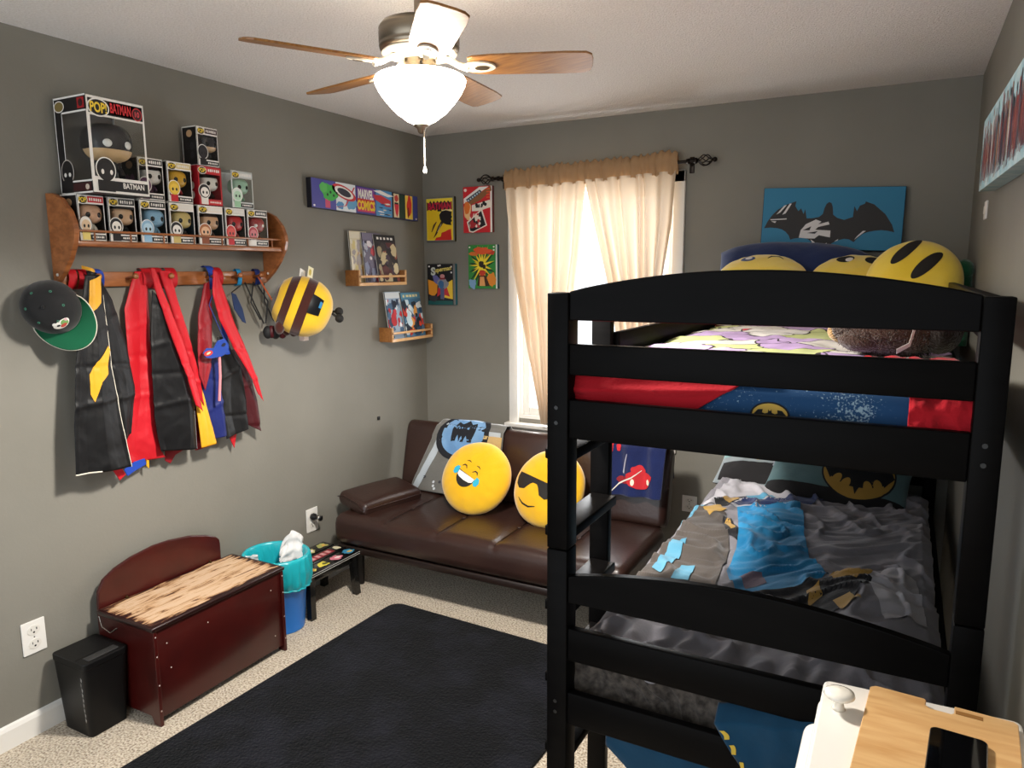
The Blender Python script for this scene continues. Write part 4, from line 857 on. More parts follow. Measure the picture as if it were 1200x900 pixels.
def comic(label, y0, y1, z0, z1, xb, xt, draw, group):
    O = Vector((xb, y0, z0)); U = Vector((0, y1-y0, 0)); Vv = Vector((xt-xb, 0, z1-z0)); S = plane(O, U, Vv); n = S(0, 0)[1]
    b = B(); b.prism(rect(0, 1, 0, 1), plane(O-n*.004, U, Vv), .004, ink('#d9d6d0')); draw(b, S); b.poly(rect(-.001, .03, 0, 1), S, ink('#1a1a1e'), .0022)
    b.solo('comic_book', label, 'comic', group, recalc=False)
def cov(base, band, cols, seed, dark=None, n=34):
    def d(b, S):
        b.poly(rect(0, 1, 0, 1), S, ink(base), .0004); scatter(b, S, (.03, .98, .03, .84), cols, n, seed, (.06, .15), .0006)
        b.poly(rect(.03, .99, .86, .985), S, ink(band), .0032)
        if dark: squig(b, S, .1, .9, .92, .06, ink(dark), 5, seed, .0036)
    return d
ledge('upper picture ledge holding three comics near the room corner', 3.068, 3.487, 1.558, 1.642)
ledge('lower picture ledge holding two comics near the room corner', 3.338, 3.742, 1.234, 1.316)
g = 'comics on the ledges'
comic('cream comic with pale cover, furthest from the corner on the upper ledge', 3.085, 3.235, 1.570, 1.850, .034, .016, cov('#d9cfae', '#e0d9c2', ['#c8b890', '#e2dcc8', '#b8945a', '#a8a0a0', '#d8c88a'], 2, None), g)
comic('grey-violet comic in the middle of the upper ledge', 3.178, 3.345, 1.570, 1.845, .052, .024, cov('#6f6a80', '#7a748c', ['#b8bcc8', '#5a5470', '#c8505a', '#8a92b0', '#d8d4d8', '#3a3648'], 5), g)
comic('dark comic with white title lettering, nearest the corner on the upper ledge', 3.272, 3.465, 1.570, 1.838, .070, .032, cov('#2a2628', '#17171b', ['#3a3230', '#a89878', '#5a2a2a', '#c8b890', '#4a3a4a', '#8a4a3a', '#1c1a20', '#d8c8a0'], 7, '#e8e6e0', 44), g)
comic('blue-grey and red comic furthest from the corner on the lower ledge', 3.362, 3.515, 1.246, 1.518, .062, .022, cov('#9fb4c8', '#d8dee2', ['#2a3a54', '#c8323a', '#e2e6ea', '#4a6a8a', '#b8262e', '#1d2638', '#8aa4b8'], 11), g)
comic('white-titled red and blue comic nearest the corner on the lower ledge', 3.50, 3.70, 1.246, 1.51, .074, .030, cov('#4a7a9a', '#5a94ae', ['#1a2a3a', '#e2e8ea', '#d8442a', '#2a4a6a', '#e8a04a', '#16202c', '#c8dce4', '#c83a2a'], 14, '#e0d29a', 44), g)
# small wall fittings
def outlet(label, O, U, Vv, plug=False):
    S = plane(O, U, Vv); n = S(0, 0)[1]; root = thing('wall_outlet', label, 'outlet', tuple(Vector(O)+Vector(U)*.5))
    b = B(); b.prism(rrect(0, 1, 0, 1, .03), S, .005, WHITE, .0015); b.part('cover_plate', root)
    for v in (.29, .71):
        b = B(); b.prism(ell(.5, v, .27, .15, 24), plane(Vector(O)+n*.005, U, Vv), .0015, ink('#dedad2', .35))
        S2 = plane(Vector(O)+n*.0066, U, Vv)
        for u, w in ((.38, .035), (.6, .045)): b.poly(rect(u, u+w, v, v+.07), S2, K, .0003)
        b.poly(ell(.5, v-.06, .045, .03, 12), S2, K, .0003); b.part('socket', root)
    b = B(); b.prism(ell(.5, .5, .03, .02, 10), plane(Vector(O)+n*.005, U, Vv), .001, mat('steel', '#c9c6c0', .25, 1)); b.part('screw', root)
    return root, n
outlet('white double outlet on the wall above the black bin', (.001, 1.30, .30), (0, .08, 0), (0, 0, .12))
outlet('white outlet with a black plug in it, above the step stool', (.001, 2.691, .297), (0, .081, 0), (0, 0, .124))
b = B(); b.lathe([(0, 0), (.016, 0), (.018, .006), (.018, .02), (.013, .026), (.012, .045), (.014, .05), (.014, .062), (0, .062)], mat('black_plastic', '#101011', .35), n=20, M=Matrix.Translation((.0077, 2.728, .378)) @ Matrix.Rotation(PI/2, 4, 'Y'))
b.lathe([(.0135, .048), (.0155, .05), (.0155, .056), (.0135, .058)], mat('steel', '#c9c6c0', .25, 1), n=20, M=Matrix.Translation((.0077, 2.728, .378)) @ Matrix.Rotation(PI/2, 4, 'Y')); b.solo('plug_adapter', 'small black plug-in device on the outlet above the step stool', 'plug')
outlet('outlet on the back wall between futon and lower bunk', (1.657, D-.001, .34), (.08, 0, 0), (0, 0, .09))
b = B(); b.box(W-.007, W, 3.03, 3.10, 1.80, 1.862, WHITE, .002); b.box(W-.010, W-.007, 3.05, 3.08, 1.818, 1.845, ink('#efece4', .3), .002); b.solo('switch_plate', 'small white switch plate on the wall below the pale blue canvas', 'switch')
b = B(); b.box(0.0005, .008, 3.295, 3.315, .784, .804, ink('#151515'), .002); b.solo('wall_hook', 'tiny black square hook on the wall above the futon arm', 'hook')

# ================================================================== rug, chest, bins, stool
def rug_mat():
    m = bpy.data.materials.new('rug_pile'); m.use_nodes = True; nt = m.node_tree; b = nt.nodes['Principled BSDF']
    b.inputs['Roughness'].default_value = 1; b.inputs['Specular IOR Level'].default_value = .05; b.inputs['Sheen Weight'].default_value = .06; b.inputs['Sheen Roughness'].default_value = .6
    tc = nt.nodes.new('ShaderNodeTexCoord'); n = nt.nodes.new('ShaderNodeTexNoise'); n.inputs['Scale'].default_value = 3.4; n.inputs['Detail'].default_value = 5; n.inputs['Roughness'].default_value = .65
    n2 = nt.nodes.new('ShaderNodeTexNoise'); n2.inputs['Scale'].default_value = 110; n2.inputs['Detail'].default_value = 3
    for q in (n, n2): nt.links.new(tc.outputs['Object'], q.inputs['Vector'])
    r = nt.nodes.new('ShaderNodeValToRGB'); r.color_ramp.elements[0].position = .46; r.color_ramp.elements[1].position = .74; r.color_ramp.elements[0].color = srgb('#07080b'); r.color_ramp.elements[1].color = srgb('#1c1d26')
    nt.links.new(n.outputs['Fac'], r.inputs['Fac']); nt.links.new(r.outputs['Color'], b.inputs['Base Color'])
    bp = nt.nodes.new('ShaderNodeBump'); bp.inputs['Strength'].default_value = .9; bp.inputs['Distance'].default_value = .01; nt.links.new(n2.outputs['Fac'], bp.inputs['Height']); nt.links.new(bp.outputs['Normal'], b.inputs['Normal'])
    return m
rp = rrect(-.59, .59, -1.25, 1.25, .06, 6); a = R(-2.2)
rp = [(1.055+x*math.cos(a)-y*math.sin(a), 1.475+x*math.sin(a)+y*math.cos(a)) for x, y in rp]
B().prism(rp, plane((0, 0, .0005), (1, 0, 0), (0, 1, 0)), .013, rug_mat(), .004).solo('area_rug', 'large plain black plush rug on the beige carpet', 'rug')

# toy chest
MAH = mat('mahogany', '#360b09', .3, bump=(30, .03), var=(7, '#430f0c', 1), coat=.1, stretch=(1, 1, 1)); MAHD = mat('mahogany_edge', '#220a09', .35, coat=.2)
def worn_mat():
    m = bpy.data.materials.new('worn_wood'); m.use_nodes = True; nt = m.node_tree; b = nt.nodes['Principled BSDF']; b.inputs['Roughness'].default_value = .5
    tc = nt.nodes.new('ShaderNodeTexCoord'); mp = nt.nodes.new('ShaderNodeMapping'); mp.inputs['Scale'].default_value = (34, 5, 1)
    n = nt.nodes.new('ShaderNodeTexNoise'); n.inputs['Scale'].default_value = 1.3; n.inputs['Detail'].default_value = 6; n.inputs['Roughness'].default_value = .68; n.inputs['Distortion'].default_value = .9
    nt.links.new(tc.outputs['Object'], mp.inputs['Vector']); nt.links.new(mp.outputs['Vector'], n.inputs['Vector'])
    # stains fade out towards the rim: distance to the lid's edge adds finish
    sp = nt.nodes.new('ShaderNodeSeparateXYZ'); nt.links.new(tc.outputs['Object'], sp.inputs[0])
    def math_(op, a, bb=None):
        q = nt.nodes.new('ShaderNodeMath'); q.operation = op
        for i, x in enumerate((a, bb)):
            if x is None: continue
            if isinstance(x, (int, float)): q.inputs[i].default_value = x
            else: nt.links.new(x, q.inputs[i])
        return q.outputs[0]
    ex = math_('SUBTRACT', .150, math_('ABSOLUTE', sp.outputs['X'])); ey = math_('SUBTRACT', .305, math_('ABSOLUTE', sp.outputs['Y']))
    e = math_('MULTIPLY', math_('MINIMUM', ex, ey), 6.5); e = math_('MINIMUM', e, .25)
    f = math_('ADD', math_('ADD', math_('MULTIPLY', math_('SUBTRACT', n.outputs['Fac'], .5), 1.5), e), .43)
    r = nt.nodes.new('ShaderNodeValToRGB'); cr = r.color_ramp; cr.elements[0].position = .44; cr.elements[0].color = srgb('#2a0c0a'); cr.elements[1].position = .74; cr.elements[1].color = srgb('#d2b495')
    for p, c in ((.47, '#4a2416'), (.53, '#8a6444'), (.6, '#c09a72')): q = cr.elements.new(p); q.color = srgb(c)
    nt.links.new(f, r.inputs['Fac']); nt.links.new(r.outputs['Color'], b.inputs['Base Color'])
    return m
ch = thing('toy_chest', 'dark red wooden toy chest bench with worn scratched seat lid', 'toy chest', (.2, 1.857, 0))
SX = .362
bk = [(1.552, .05), (1.552, .40), (1.556, .445), (1.58, .487), (1.63, .515), (1.70, .535), (1.80, .548), (1.87, .546), (1.97, .532), (2.05, .508), (2.095, .488), (2.112, .47), (2.116, .45), (2.116, .05)]
B().prism(bk, plane((.034, 0, 0), (0, 1, 0), (0, 0, 1)), .016, MAH, .004).part('back_panel', ch)
for y in (1.545, 2.152):
    p = B(); p.prism([(.052, 0), (.08, 0), (.09, .03), (.32, .03), (.335, 0), (SX+.008, 0), (SX+.008, .366), (.052, .366)], plane((0, y, 0), (1, 0, 0), (0, 0, 1)), -.014, MAH, .002); sp = p.part('side_panel', ch)
    b = B()
    for z in (.06, .16, .27, .345): b.blob((SX+.0085, y+.007, z), (.0015, .003, .003), ink('#b8a8a0'), nu=8, nv=6)
    b.part('screw', sp)
fp = B().box(SX-.014, SX, 1.5605, 2.1505, .028, .364, MAH, .002).part('front_panel', ch)
b = B()
for y, z in ((1.60, .30), (1.61, .20), (1.78, .30), (2.10, .30), (2.11, .09)): b.blob((SX+.0005, y, z), (.0015, .0028, .0028), ink('#c9bdb4'), nu=8, nv=6)
b.part('screw', fp)
B().box(.053, SX-.015, 1.5605, 2.1505, .03, .042, MAHD).part('floor_board', ch)
LID = B().box(.0525, SX+.012, 1.538, 2.172, .3675, .3835, MAHD, .004); lid = LID.part('lid', ch)
b = B(); wm = worn_mat(); b.box(-.150, .150, -.305, .305, 0, .0008, wm); o = b.mesh('lid_worn_top'); wo = bpy.data.objects.new('worn_top', o); COL.objects.link(wo); wo.parent = lid; wo.location = Vector((.2072, 1.855, .3836))-Vector((.2, 1.857, 0)); ROOTS[wo.name] = ROOTS[ch.name]; wo['label'] = 'bare scratched wood where finish has worn off'
b = B()
for y in (1.66, 2.05): b.tube([V(.053, y, .385), V(.058, y, .392), V(.066, y, .386)], .004, mat('brass', '#6b5a34', .4, 1), 8)
b.tube([V(.066, 1.54, .362), V(.09, 1.533, .33), V(.14, 1.532, .318), V(.17, 1.54, .34)], .0022, mat('steel', '#c9c6c0', .25, 1), 6); b.part('lid_hinge', ch)

# black bin
BP = mat('black_plastic_bin', '#0a0a0b', .45, bump=(160, .05), spec=.3); bn = thing('waste_bin', 'black rectangular plastic bin with flat lid beside the toy chest', 'bin', (.13, 1.46, 0))
def bin_S(u, v):
    q = interp(rrect(-.5, .5, -.5, .5, .09, 5)+[rrect(-.5, .5, -.5, .5, .09, 5)[0]], u % 1); k = lerp(.84, 1, v)
    return V(.13+q[0]*.19*k, 1.457+q[1]*.165*k, .002+.262*v)
b = B(); b.surf(bin_S, 64, 10, BP, wrap=True); b.poly([tuple(bin_S(i/40, 0))[:2] for i in range(40)], plane((0, 0, .002), (1, 0, 0), (0, 1, 0)), BP, 0); b.part('body', bn)
b = B(); top = [tuple(V(.13, 1.457, 0)+V(x*.194, y*.169, 0))[:2] for x, y in rrect(-.5, .5, -.5, .5, .09, 5)]
b.prism(top, plane((0, 0, .2645), (1, 0, 0), (0, 1, 0)), .024, BP, .004); lid = b.part('lid', bn)
b = B(); b.box(.165, .167, 1.382, 1.532, .2885, .2895, ink('#050505')); b.box(.178, .212, 1.40, 1.515, .2885, .2905, ink('#2a2a2a', .6), .001); b.part('lid_flap', lid)
b = B(); rnd = random.Random(2)
for k in range(9):
    z = .235-.02*k; w = .002+.003*rnd.random(); Sb = normed(bin_S); uu = .985+.004*rnd.random(); b.poly([(uu, z/.262), (uu+w*2.2, (z-.008)/.262), (uu+w, (z-.02)/.262), (uu-.001, (z-.014)/.262)], Sb, ink('#9a9a98', .8), .0012)
b.part('scratch', bn, 'pale scratches')

# blue waste basket with a turquoise liner
TB = mat('blue_plastic', '#1b80e6', .35); LIN = bpy.data.materials.new('liner_film'); LIN.use_nodes = True; q = LIN.node_tree.nodes['Principled BSDF']; q.inputs['Base Color'].default_value = srgb('#1fa9b4'); q.inputs['Roughness'].default_value = .3; q.inputs['Transmission Weight'].default_value = .0; q.inputs['Subsurface Weight'].default_value = 0
TX, TY = .168, 2.322
tc_ = thing('waste_basket', 'round blue waste basket with a turquoise bag liner beside the chest', 'bin', (TX, TY, 0))
b = B(); b.lathe([(0, .004), (.112, .004), (.118, .0), (.12, .006), (.146, .33), (.152, .333), (.152, .345), (.144, .345), (.115, .012), (0, .012)], TB, n=64, M=Matrix.Translation((TX, TY, 0)) @ Matrix.Diagonal((1, .88, 1, 1))); b.part('basket', tc_)
def lin_S(u, v):
    a = 2*PI*u; s = v*2.0   # inside from the bottom, over the rim, down outside
    cr = .005*math.sin(a*22+3*nz(u*30, v*4))*(1 if v > .5 else .8)+.006*nz(math.cos(a)*4, math.sin(a)*4, v*6)
    if v < .45: t = v/.45; r = lerp(.11, .140, t)-abs(cr); z = lerp(.10, .34, t)
    elif v < .55: t = (v-.45)/.1; r = .148+.010*math.sin(PI*(t-.5)) +.003; z = .347+.012*math.sin(PI*t)
    else: t = (v-.55)/.45; r = .1585-.010*t+cr*(.3+.7*t)+.003+.010*math.sin(PI*t*.9); z = .345-.125*t-.014*math.cos(a-.6)*t
    return V(TX+r*math.cos(a), TY+.9*r*math.sin(a), z)
b = B(); b.surf(lin_S, 180, 40, LIN, wrap=True); b.part('bag_liner', tc_, 'turquoise bag liner')
b = B(); b.tube([lin_S(i/90, .99)+V(0, 0, -.001) for i in range(90)], .004, LIN, 6, closed=True); b.part('liner_hem', tc_)
b = B(); b.surf(lambda u, v: V(TX+.035+.05*(u-.5)-.02*v+.016*nz(u*4, v*4, 1), TY+.055+.10*(u-.5)+.03*v+.02*nz(u*5, v*5, 3), .30+.135*v*(1-.55*(2*u-1.1)**2)), 14, 14, mat('paper_white', '#dcdad8', .7), thick=.001); b.solo('paper_bag', 'crumpled white paper poking out of the turquoise liner', 'paper')
b = B(); b.surf(lambda u, v: V(TX-.09+.05*(u-.5), TY-.075+.05*(u-.5)+.01*nz(u*5, v*5), .30+.05*v+.012*nz(u*6, v*5, 2)), 10, 10, mat('paper_white', '#dcdad8', .7), thick=.001); b.solo('tissue', 'small white tissue inside the turquoise liner by the wall', 'paper')

# step stool with stickers
GB = mat('black_gloss', '#0d0d0e', .18, coat=.4)
st = thing('step_stool', 'small black step stool with colourful stickers on its top', 'stool', (.155, 2.585, 0))
A0, A1, B0, B1, ZT = .03, .285, 2.405, 2.775, .232
for k in range(3):
    x0 = A0+.087*k; sl = B().box(x0, x0+.080, B0, B1, ZT-.02, ZT, GB, .004).part('top_slat', st)
    S = plane((x0, B0, ZT), (.080, 0, 0), (0, B1-B0, 0)); b = B()
    if k == 1:
        b.poly(rect(.2, .8, .08, .80), S, ink('#8a1a2a'), .0006)
        for i in range(7): b.poly(rect(.3, .7, .11+.097*i, .17+.097*i), S, ink('#d8a0a0'), .0009)
        b.poly(blobp(.5, .9, .3, .05, 3), S, ink('#d8d0b0'), .0006)
    else:
        for i, c in enumerate((['#d8c86a', '#e0d050', '#d87a8a', '#3a8ab0'] if k == 2 else ['#c8404a', '#9ac8d0', '#c8c080', '#b0b06a'])):
            b.poly(blobp(.5, .13+.245*i, .34, .09, i+k*3, rough=.6), S, ink(c), .0006); b.poly(blobp(.55, .15+.245*i, .16, .035, i+k*5, rough=.8), S, ink(['#c88a3a', '#5a5a2a', '#f0e0e0', '#e0b050'][i]), .0010)
    b.part('sticker', sl)
for x, dx in ((A0+.03, -.012), (A1-.03, .012)):
    for y, dy in ((B0+.035, -.012), (B1-.035, .012)):
        M = Matrix.Identity(4); b = B(); vs = []
        for z, ox, oy in ((ZT-.021, 0, 0), (0.001, dx, dy)):
            for sx, sy in ((-1, -1), (1, -1), (1, 1), (-1, 1)): vs.append((x+ox+sx*.014, y+oy+sy*.016, z))
        b.add(vs, [[3, 2, 1, 0], [4, 5, 6, 7]]+[[i, (i+1) % 4, 4+(i+1) % 4, 4+i] for i in range(4)], GB); b.part('leg', st)
for x in (A0+.022, A1-.034): B().box(x, x+.012, B0+.05, B1-.05, ZT-.06, ZT-.021, GB, .003).part('apron', st)
b = B()
for z in (ZT-.006, ZT-.016): b.tube([V(A1+.0005, B0+.01, z), V(A1+.0005, B1-.01, z)], .0016, ink('#a8a6a2', .3), 6)
b.part('edge_line', st, 'pale edge line')

# ================================================================== futon sofa
LEA = mat('brown_leatherette', '#2c1a16', .36, bump=(70, .10), var=(5, '#33201a', 1), spec=.5, coat=.08); LEAD = mat('brown_leatherette_edge', '#21140f', .4, bump=(70, .08))
def pad(b, M, lx, ly, lz, r, m, seams=(), depth=.012, puff=.012, n=48, fn=None):
    """upholstered slab, centred on x and y, z from 0 to lz; seams are grooves across it"""
    loop = rrect(-ly/2, ly/2, 0, lz, r, 6); loop = [interp(loop+[loop[0]], i/n) for i in range(n)]
    xs = []; q = 0
    for i in range(7): t = PI/2*i/6; xs.append((-lx/2+r*(1-math.sin(t)), 1-(1-math.cos(PI/2-t))*2*r/min(ly, lz)*1.0 if False else r*(1-math.cos(PI/2-t))))
    st = sorted(set([x for x, _ in xs]+[-x for x, _ in xs]+[(-lx/2+r)+(lx-2*r)*i/110 for i in range(111)]))
    vs = []; N = len(st)
    for x in st:
        e = max(0, abs(x)-(lx/2-r))/r; ins = r*(1-math.sqrt(max(0, 1-e*e)))
        g = sum(math.exp(-((x-s)/.010)**2) for s in seams); bul = puff
        for s0, s1 in zip([-lx/2]+list(seams), list(seams)+[lx/2]):
            if s0 <= x <= s1: bul = puff*math.sin(PI*(x-s0)/(s1-s0))**.6
        for y, z in loop:
            yy = math.copysign(max(0, abs(y)-ins), y); zz = lz/2+math.copysign(max(0, abs(z-lz/2)-ins), z-lz/2)
            up = max(0, (z-lz/2)/(lz/2)); p = V(x, yy, zz+up*(bul*(1-(2*y/ly)**4)-depth*g))
            if fn: p = fn(p)
            vs.append(M @ p)
    fs = [[i*n+k, i*n+(k+1) % n, (i+1)*n+(k+1) % n, (i+1)*n+k] for i in range(N-1) for k in range(n)]
    b.add(vs, fs, m, True); b.add(vs[:n], [list(range(n))], m, False); b.add(vs[-n:], [list(range(n))[::-1]], m, False)
FX0, FX1 = .125, 1.70; FM = (FX0+FX1)/2; FL = FX1-FX0
fut = thing('futon_sofa', 'dark brown leatherette futon sofa under the window', 'sofa', (FM, 3.05, 0))
sm = [FL*(i/5-.5) for i in range(1, 5)]
b = B(); pad(b, Matrix.Translation((FM, 3.055, .245)), FL, .61, .155, .035, LEA, sm, .008, .010); seat = b.part('seat', fut)
b = B()
for s in sm:
    b.tube([V(FM+s, 2.7515, .30), V(FM+s, 2.7525, .36), V(FM+s, 2.775, .3935), V(FM+s, 2.85, .3985), V(FM+s, 3.0, .4005), V(FM+s, 3.2, .4)], .0018, LEAD, 6)
    b.blob((FM+s, 3.02, .401), (.013, .013, .005), LEA, nu=12, nv=8)
b.part('seam', seat)
BT = Matrix.Translation((FM, 3.345, .375)) @ Matrix.Rotation(R(90-14), 4, 'X')
b = B(); pad(b, BT, FL, .10, .10, .03, LEA); b = B()
BT = Matrix.Translation((FM, 3.425, .575)) @ Matrix.Rotation(R(90-13), 4, 'X') @ Matrix.Translation((0, 0, -.05))
pad(b, BT, FL, .40, .115, .035, LEA, sm, .008, .012); bk_ = b.part('backrest', fut)
b = B()
for s in sm[1:4:2]: b.tube([BT @ V(s, y, .115+.002) for y in (-.16, -.05, .05, .16)], .0018, LEAD, 6)
b.part('seam', bk_)
b = B(); AM = Matrix.Translation((.225, 3.02, .402)) @ Matrix.Rotation(R(-14), 4, 'Z') @ Matrix.Rotation(R(90), 4, 'Z') @ Matrix.Rotation(R(9), 4, 'X')
pad(b, AM, .40, .235, .075, .03, LEA); ar = b.part('armrest', fut)
b = B(); b.tube([AM @ V(-.199, y, z) for y, z in ((-.11, .045), (-.06, .066), (.06, .066), (.11, .045))], .003, LEA, 6); b.tube([AM @ V(x, -.117, .05) for x in (-.18, 0, .18)], .003, LEA, 6); b.part('piping', ar)
B().box(FX0+.015, FX1-.015, 2.765, 3.33, .205, .244, LEAD, .008).part('base_frame', fut)
for x in (FX0+.08, FX1-.08):
    for y in (2.86, 3.26): B().tube([V(x, y, .001), V(x, y, .21)], [.018, .026], ink('#141011', .4), 14).part('leg', fut)
B().box(FM-.3, FM+.3, 3.34, 3.40, .21, .36, LEAD, .006).part('back_hinge', fut)

# round face cushions
EY = cloth('plush_yellow', '#e0a80e', '#e6b41e', .9, (90, .10), .5); EY2 = cloth('plush_yellow_pale', '#ecc93a', '#f2d558', .9, (90, .10), .5)
def cushion(label, c, nrm, up, r, t, m, face, group, roll=0, off=(0, 0), fs=1., wr=.02):
    Z = Vector(nrm).normalized(); X = Vector(up).cross(Z).normalized(); Y = Z.cross(X)
    M = Matrix(((X.x, Y.x, Z.x, c[0]), (X.y, Y.y, Z.y, c[1]), (X.z, Y.z, Z.z, c[2]), (0, 0, 0, 1)))
    low = min((M @ V(r*math.cos(a*.2), r*math.sin(a*.2), 0)).z for a in range(32))
    root = thing('emoji_cushion', label, 'cushion', (c[0], c[1], low), group=group); sd = c[0]*7+c[2]*3
    def hz(u, v, s):
        q = math.hypot(u, v); a = math.atan2(v, u)
        z = t*max(0, 1-min(1, q)**2.4)**.5
        return s*(z+wr*(.35*ridge(u*1.6+sd, v*1.6, sd+s, 2)*max(0, 1-q**4)+.42*math.sin(15*a+3*nz(u*3+sd, v*3))*max(0, q-.45)**1.5*max(0, 1-q**6)))
    def S(u, v, s=1): q = 1+.012*nz(2.2*math.cos(math.atan2(v, u))+sd, 2.2*math.sin(math.atan2(v, u)), sd)*math.hypot(u, v); return M @ V(r*u*q, r*v*q, hz(u, v, s))
    b = B()
    for s in (1, -1): b.surf(lambda a, q: S(math.sin(PI/2*q)*math.cos(2*PI*a), math.sin(PI/2*q)*math.sin(2*PI*a), s), 90, 22, m, wrap=True)
    b.part('cushion_body', root)
    b = B(); c_, s_ = math.cos(R(roll)), math.sin(R(roll)); Sn = normed(lambda u, v: S(off[0]+fs*(c_*u-s_*v), off[1]+fs*(s_*u+c_*v)), 2e-3); face(b, Sn); b.part('face_print', root)
    return root
EB, EC, EW = ink('#191512', .8), ink('#2aa7c4', .8), ink('#eeeae6', .8); ML = .05
def f_joy(b, S):
    b.poly([(-.5, .02)]+[(.5*math.cos(R(a)), .02+.62*math.sin(R(a))) for a in range(180, 361, 8)], S, EB, .0012, ML)
    b.poly([(-.46, -.02), (.46, -.02), (.43, -.2), (.3, -.27), (0, -.30), (-.3, -.27), (-.43, -.2)], S, EW, .0024, ML)
    for s in (-1, 1):
        b.poly(stroke([(s*.45, .2), (s*.38, .30), (s*.27, .31), (s*.17, .2)], [.03, .06, .06, .03]), S, EB, .0014, ML); b.poly(stroke([(s*.40, .5), (s*.28, .56), (s*.16, .54)], [.02, .05, .02]), S, EB, .0014, ML)
        b.poly([(s*.50, .13), (s*.66, .10), (s*.74, -.06), (s*.70, -.24), (s*.56, -.28), (s*.46, -.16)], S, EC, .0018, ML)
def f_shades(b, S):
    b.poly([(-.75, .30), (.75, .30), (.76, .16), (.70, -.06), (.52, -.17), (.30, -.12), (.16, .08), (.08, .14), (-.08, .14), (-.16, .08), (-.30, -.12), (-.52, -.17), (-.70, -.06), (-.76, .16)], S, EB, .0014, ML)
    b.poly(stroke([(-.42, -.42), (-.2, -.53), (.06, -.55), (.3, -.46)], [.02, .05, .05, .02]), S, EB, .0014, ML)
def f_ovals(b, S):
    for s in (-1, 1): b.poly(ell(s*.24, .25, .115, .34, 30), S, EB, .0014, ML)
def f_round(b, S):
    for s in (-1, 1): b.poly(ell(s*.3, .42, .19, .2, 26), S, EB, .0014, ML); b.poly(ell(s*.3+.09, .36, .08, .11, 20), S, EW, .0022, ML)
def f_arcs(b, S):
    b.poly(stroke([(.14, .45), (.22, .57), (.38, .58), (.48, .46)], [.02, .06, .06, .02]), S, EB, .0014, ML); b.poly(ell(-.3, .48, .16, .15, 24), S, ink('#4a5a86', .8), .0014, ML); b.poly(ell(-.28, .49, .08, .09, 20), S, EW, .0022, ML)
g = 'round yellow face cushions'
cushion('yellow laughing face cushion with blue tears on the futon', (.755, 3.145, .575), (.06, -.86, .50), (0, .3, 1), .192, .078, EY, f_joy, g, -24, (-.08, -.02), .60)
cushion('yellow sunglasses face cushion on the futon behind the bunk post', (1.168, 3.15, .575), (-.14, -.87, .48), (0, .3, 1), .195, .078, EY, f_shades, g, -14, (-.20, -.12), .85)

# blanket with the blue emblem over the futon back
BLK = cloth('grey_blue_fleece', '#64635f', '#716f6a', .95, (140, .15), .4)
bpath = [(3.290, .412), (3.298, .45), (3.362, .70), (3.380, .762), (3.415, .792), (3.46, .786), (3.505, .74), (3.52, .66)]
def bl_S(u, v):
    y, z = interp(bpath, v); w = lerp(.235, .385, min(1, v*1.45)); x = lerp(w, .795, u)
    n = .012*ridge(x*7, z*5, 2)+.006*nz(x*18, z*14, 4)
    return V(x, y-.012-n*(1 if v < .62 else -1)*.8, z+n*.3+(.010 if .5 < v < .8 else 0))
bl = thing('blanket', 'grey blanket with blue bat emblem draped over the futon back', 'blanket', (.52, 3.33, .42))
b = B(); b.surf(bl_S, 60, 70, BLK, thick=.004); b.part('fleece', bl)
b = B(); Sn = normed(bl_S); LB = cloth('fleece_blue', '#5f8ab8', '#7fa6cc', .95, (140, .15), .4); NV = ink('#16181f', .9); TN = cloth('fleece_tan', '#b59a68', '#c4ab7c', .95, (140, .15), .4); LG = cloth('fleece_light', '#a4adb4', '#b6bec4', .95, (140, .15), .4)
ec = (.44, .56)
b.poly(rect(.69, .99, .05, .56), Sn, TN, 0.0050, .05); b.poly(rect(.74, .97, .40, .60), Sn, LG, 0.0040, .05)
b.poly(ell(*ec, .37, .245, 40), Sn, NV, 0.0050, .04); b.poly(ell(*ec, .30, .195, 40), Sn, LB, 0.0060, .04)
b.poly([(.27, .59), (.30, .49), (.35, .50), (.37, .54), (.40, .49), (.43, .535), (.46, .49), (.49, .54), (.52, .50), (.58, .50), (.62, .60), (.58, .66), (.52, .64), (.45, .68), (.38, .64), (.31, .66)], Sn, NV, 0.0070, .03)
b.poly([(.02, .02), (.10, .02), (.20, .55), (.17, .7), (.10, .6)], Sn, LG, 0.0040, .05)
rnd = random.Random(3)
for i in range(14): b.poly(ell(.12+.55*rnd.random(), .03+.12*rnd.random(), .016, .014, 8), Sn, ink('#3a3a40' if i % 2 else '#c8ccd0', .9), 0.0042, .05)
b.part('emblem_print', bl)
NVF = cloth('navy_fleece', '#141e48', '#1a2654', .95, (140, .2), .4)
npth = [(3.306, .545), (3.335, .64), (3.365, .755), (3.40, .792), (3.46, .79), (3.51, .74), (3.53, .6)]
def nb_S(u, v):
    y, z = interp(npth, v); x = lerp(1.375+.05*(1-min(1, v*2)), 1.688, u)
    n = .010*math.sin(2*PI*(2.2*u+.3)+1.5*nz(u*3, v*3, 8))+.006*ridge(x*9, z*6, 5)
    return V(x, y-.014-n*(1 if v < .6 else -.6), z+(.01 if .4 < v < .8 else 0)+.012*u*(1-v)*.5)
nb = thing('blanket', 'navy blanket with a red print over the futon\'s end beside the bunk', 'blanket', (1.53, 3.34, .52))
b = B(); b.surf(nb_S, 50, 60, NVF, thick=.004); b.part('fleece', nb)
b = B(); Sn = normed(nb_S); RP = ink('#c0242c', .9)
b.poly(blobp(.58, .155, .24, .085, 3, rough=.25), Sn, RP, 0.0035, .04); b.poly(blobp(.56, .235, .12, .05, 8, rough=.3), Sn, RP, 0.0040, .04); b.poly(blobp(.30, .14, .14, .035, 5), Sn, ink('#8a1a24', .9), 0.0032, .04)
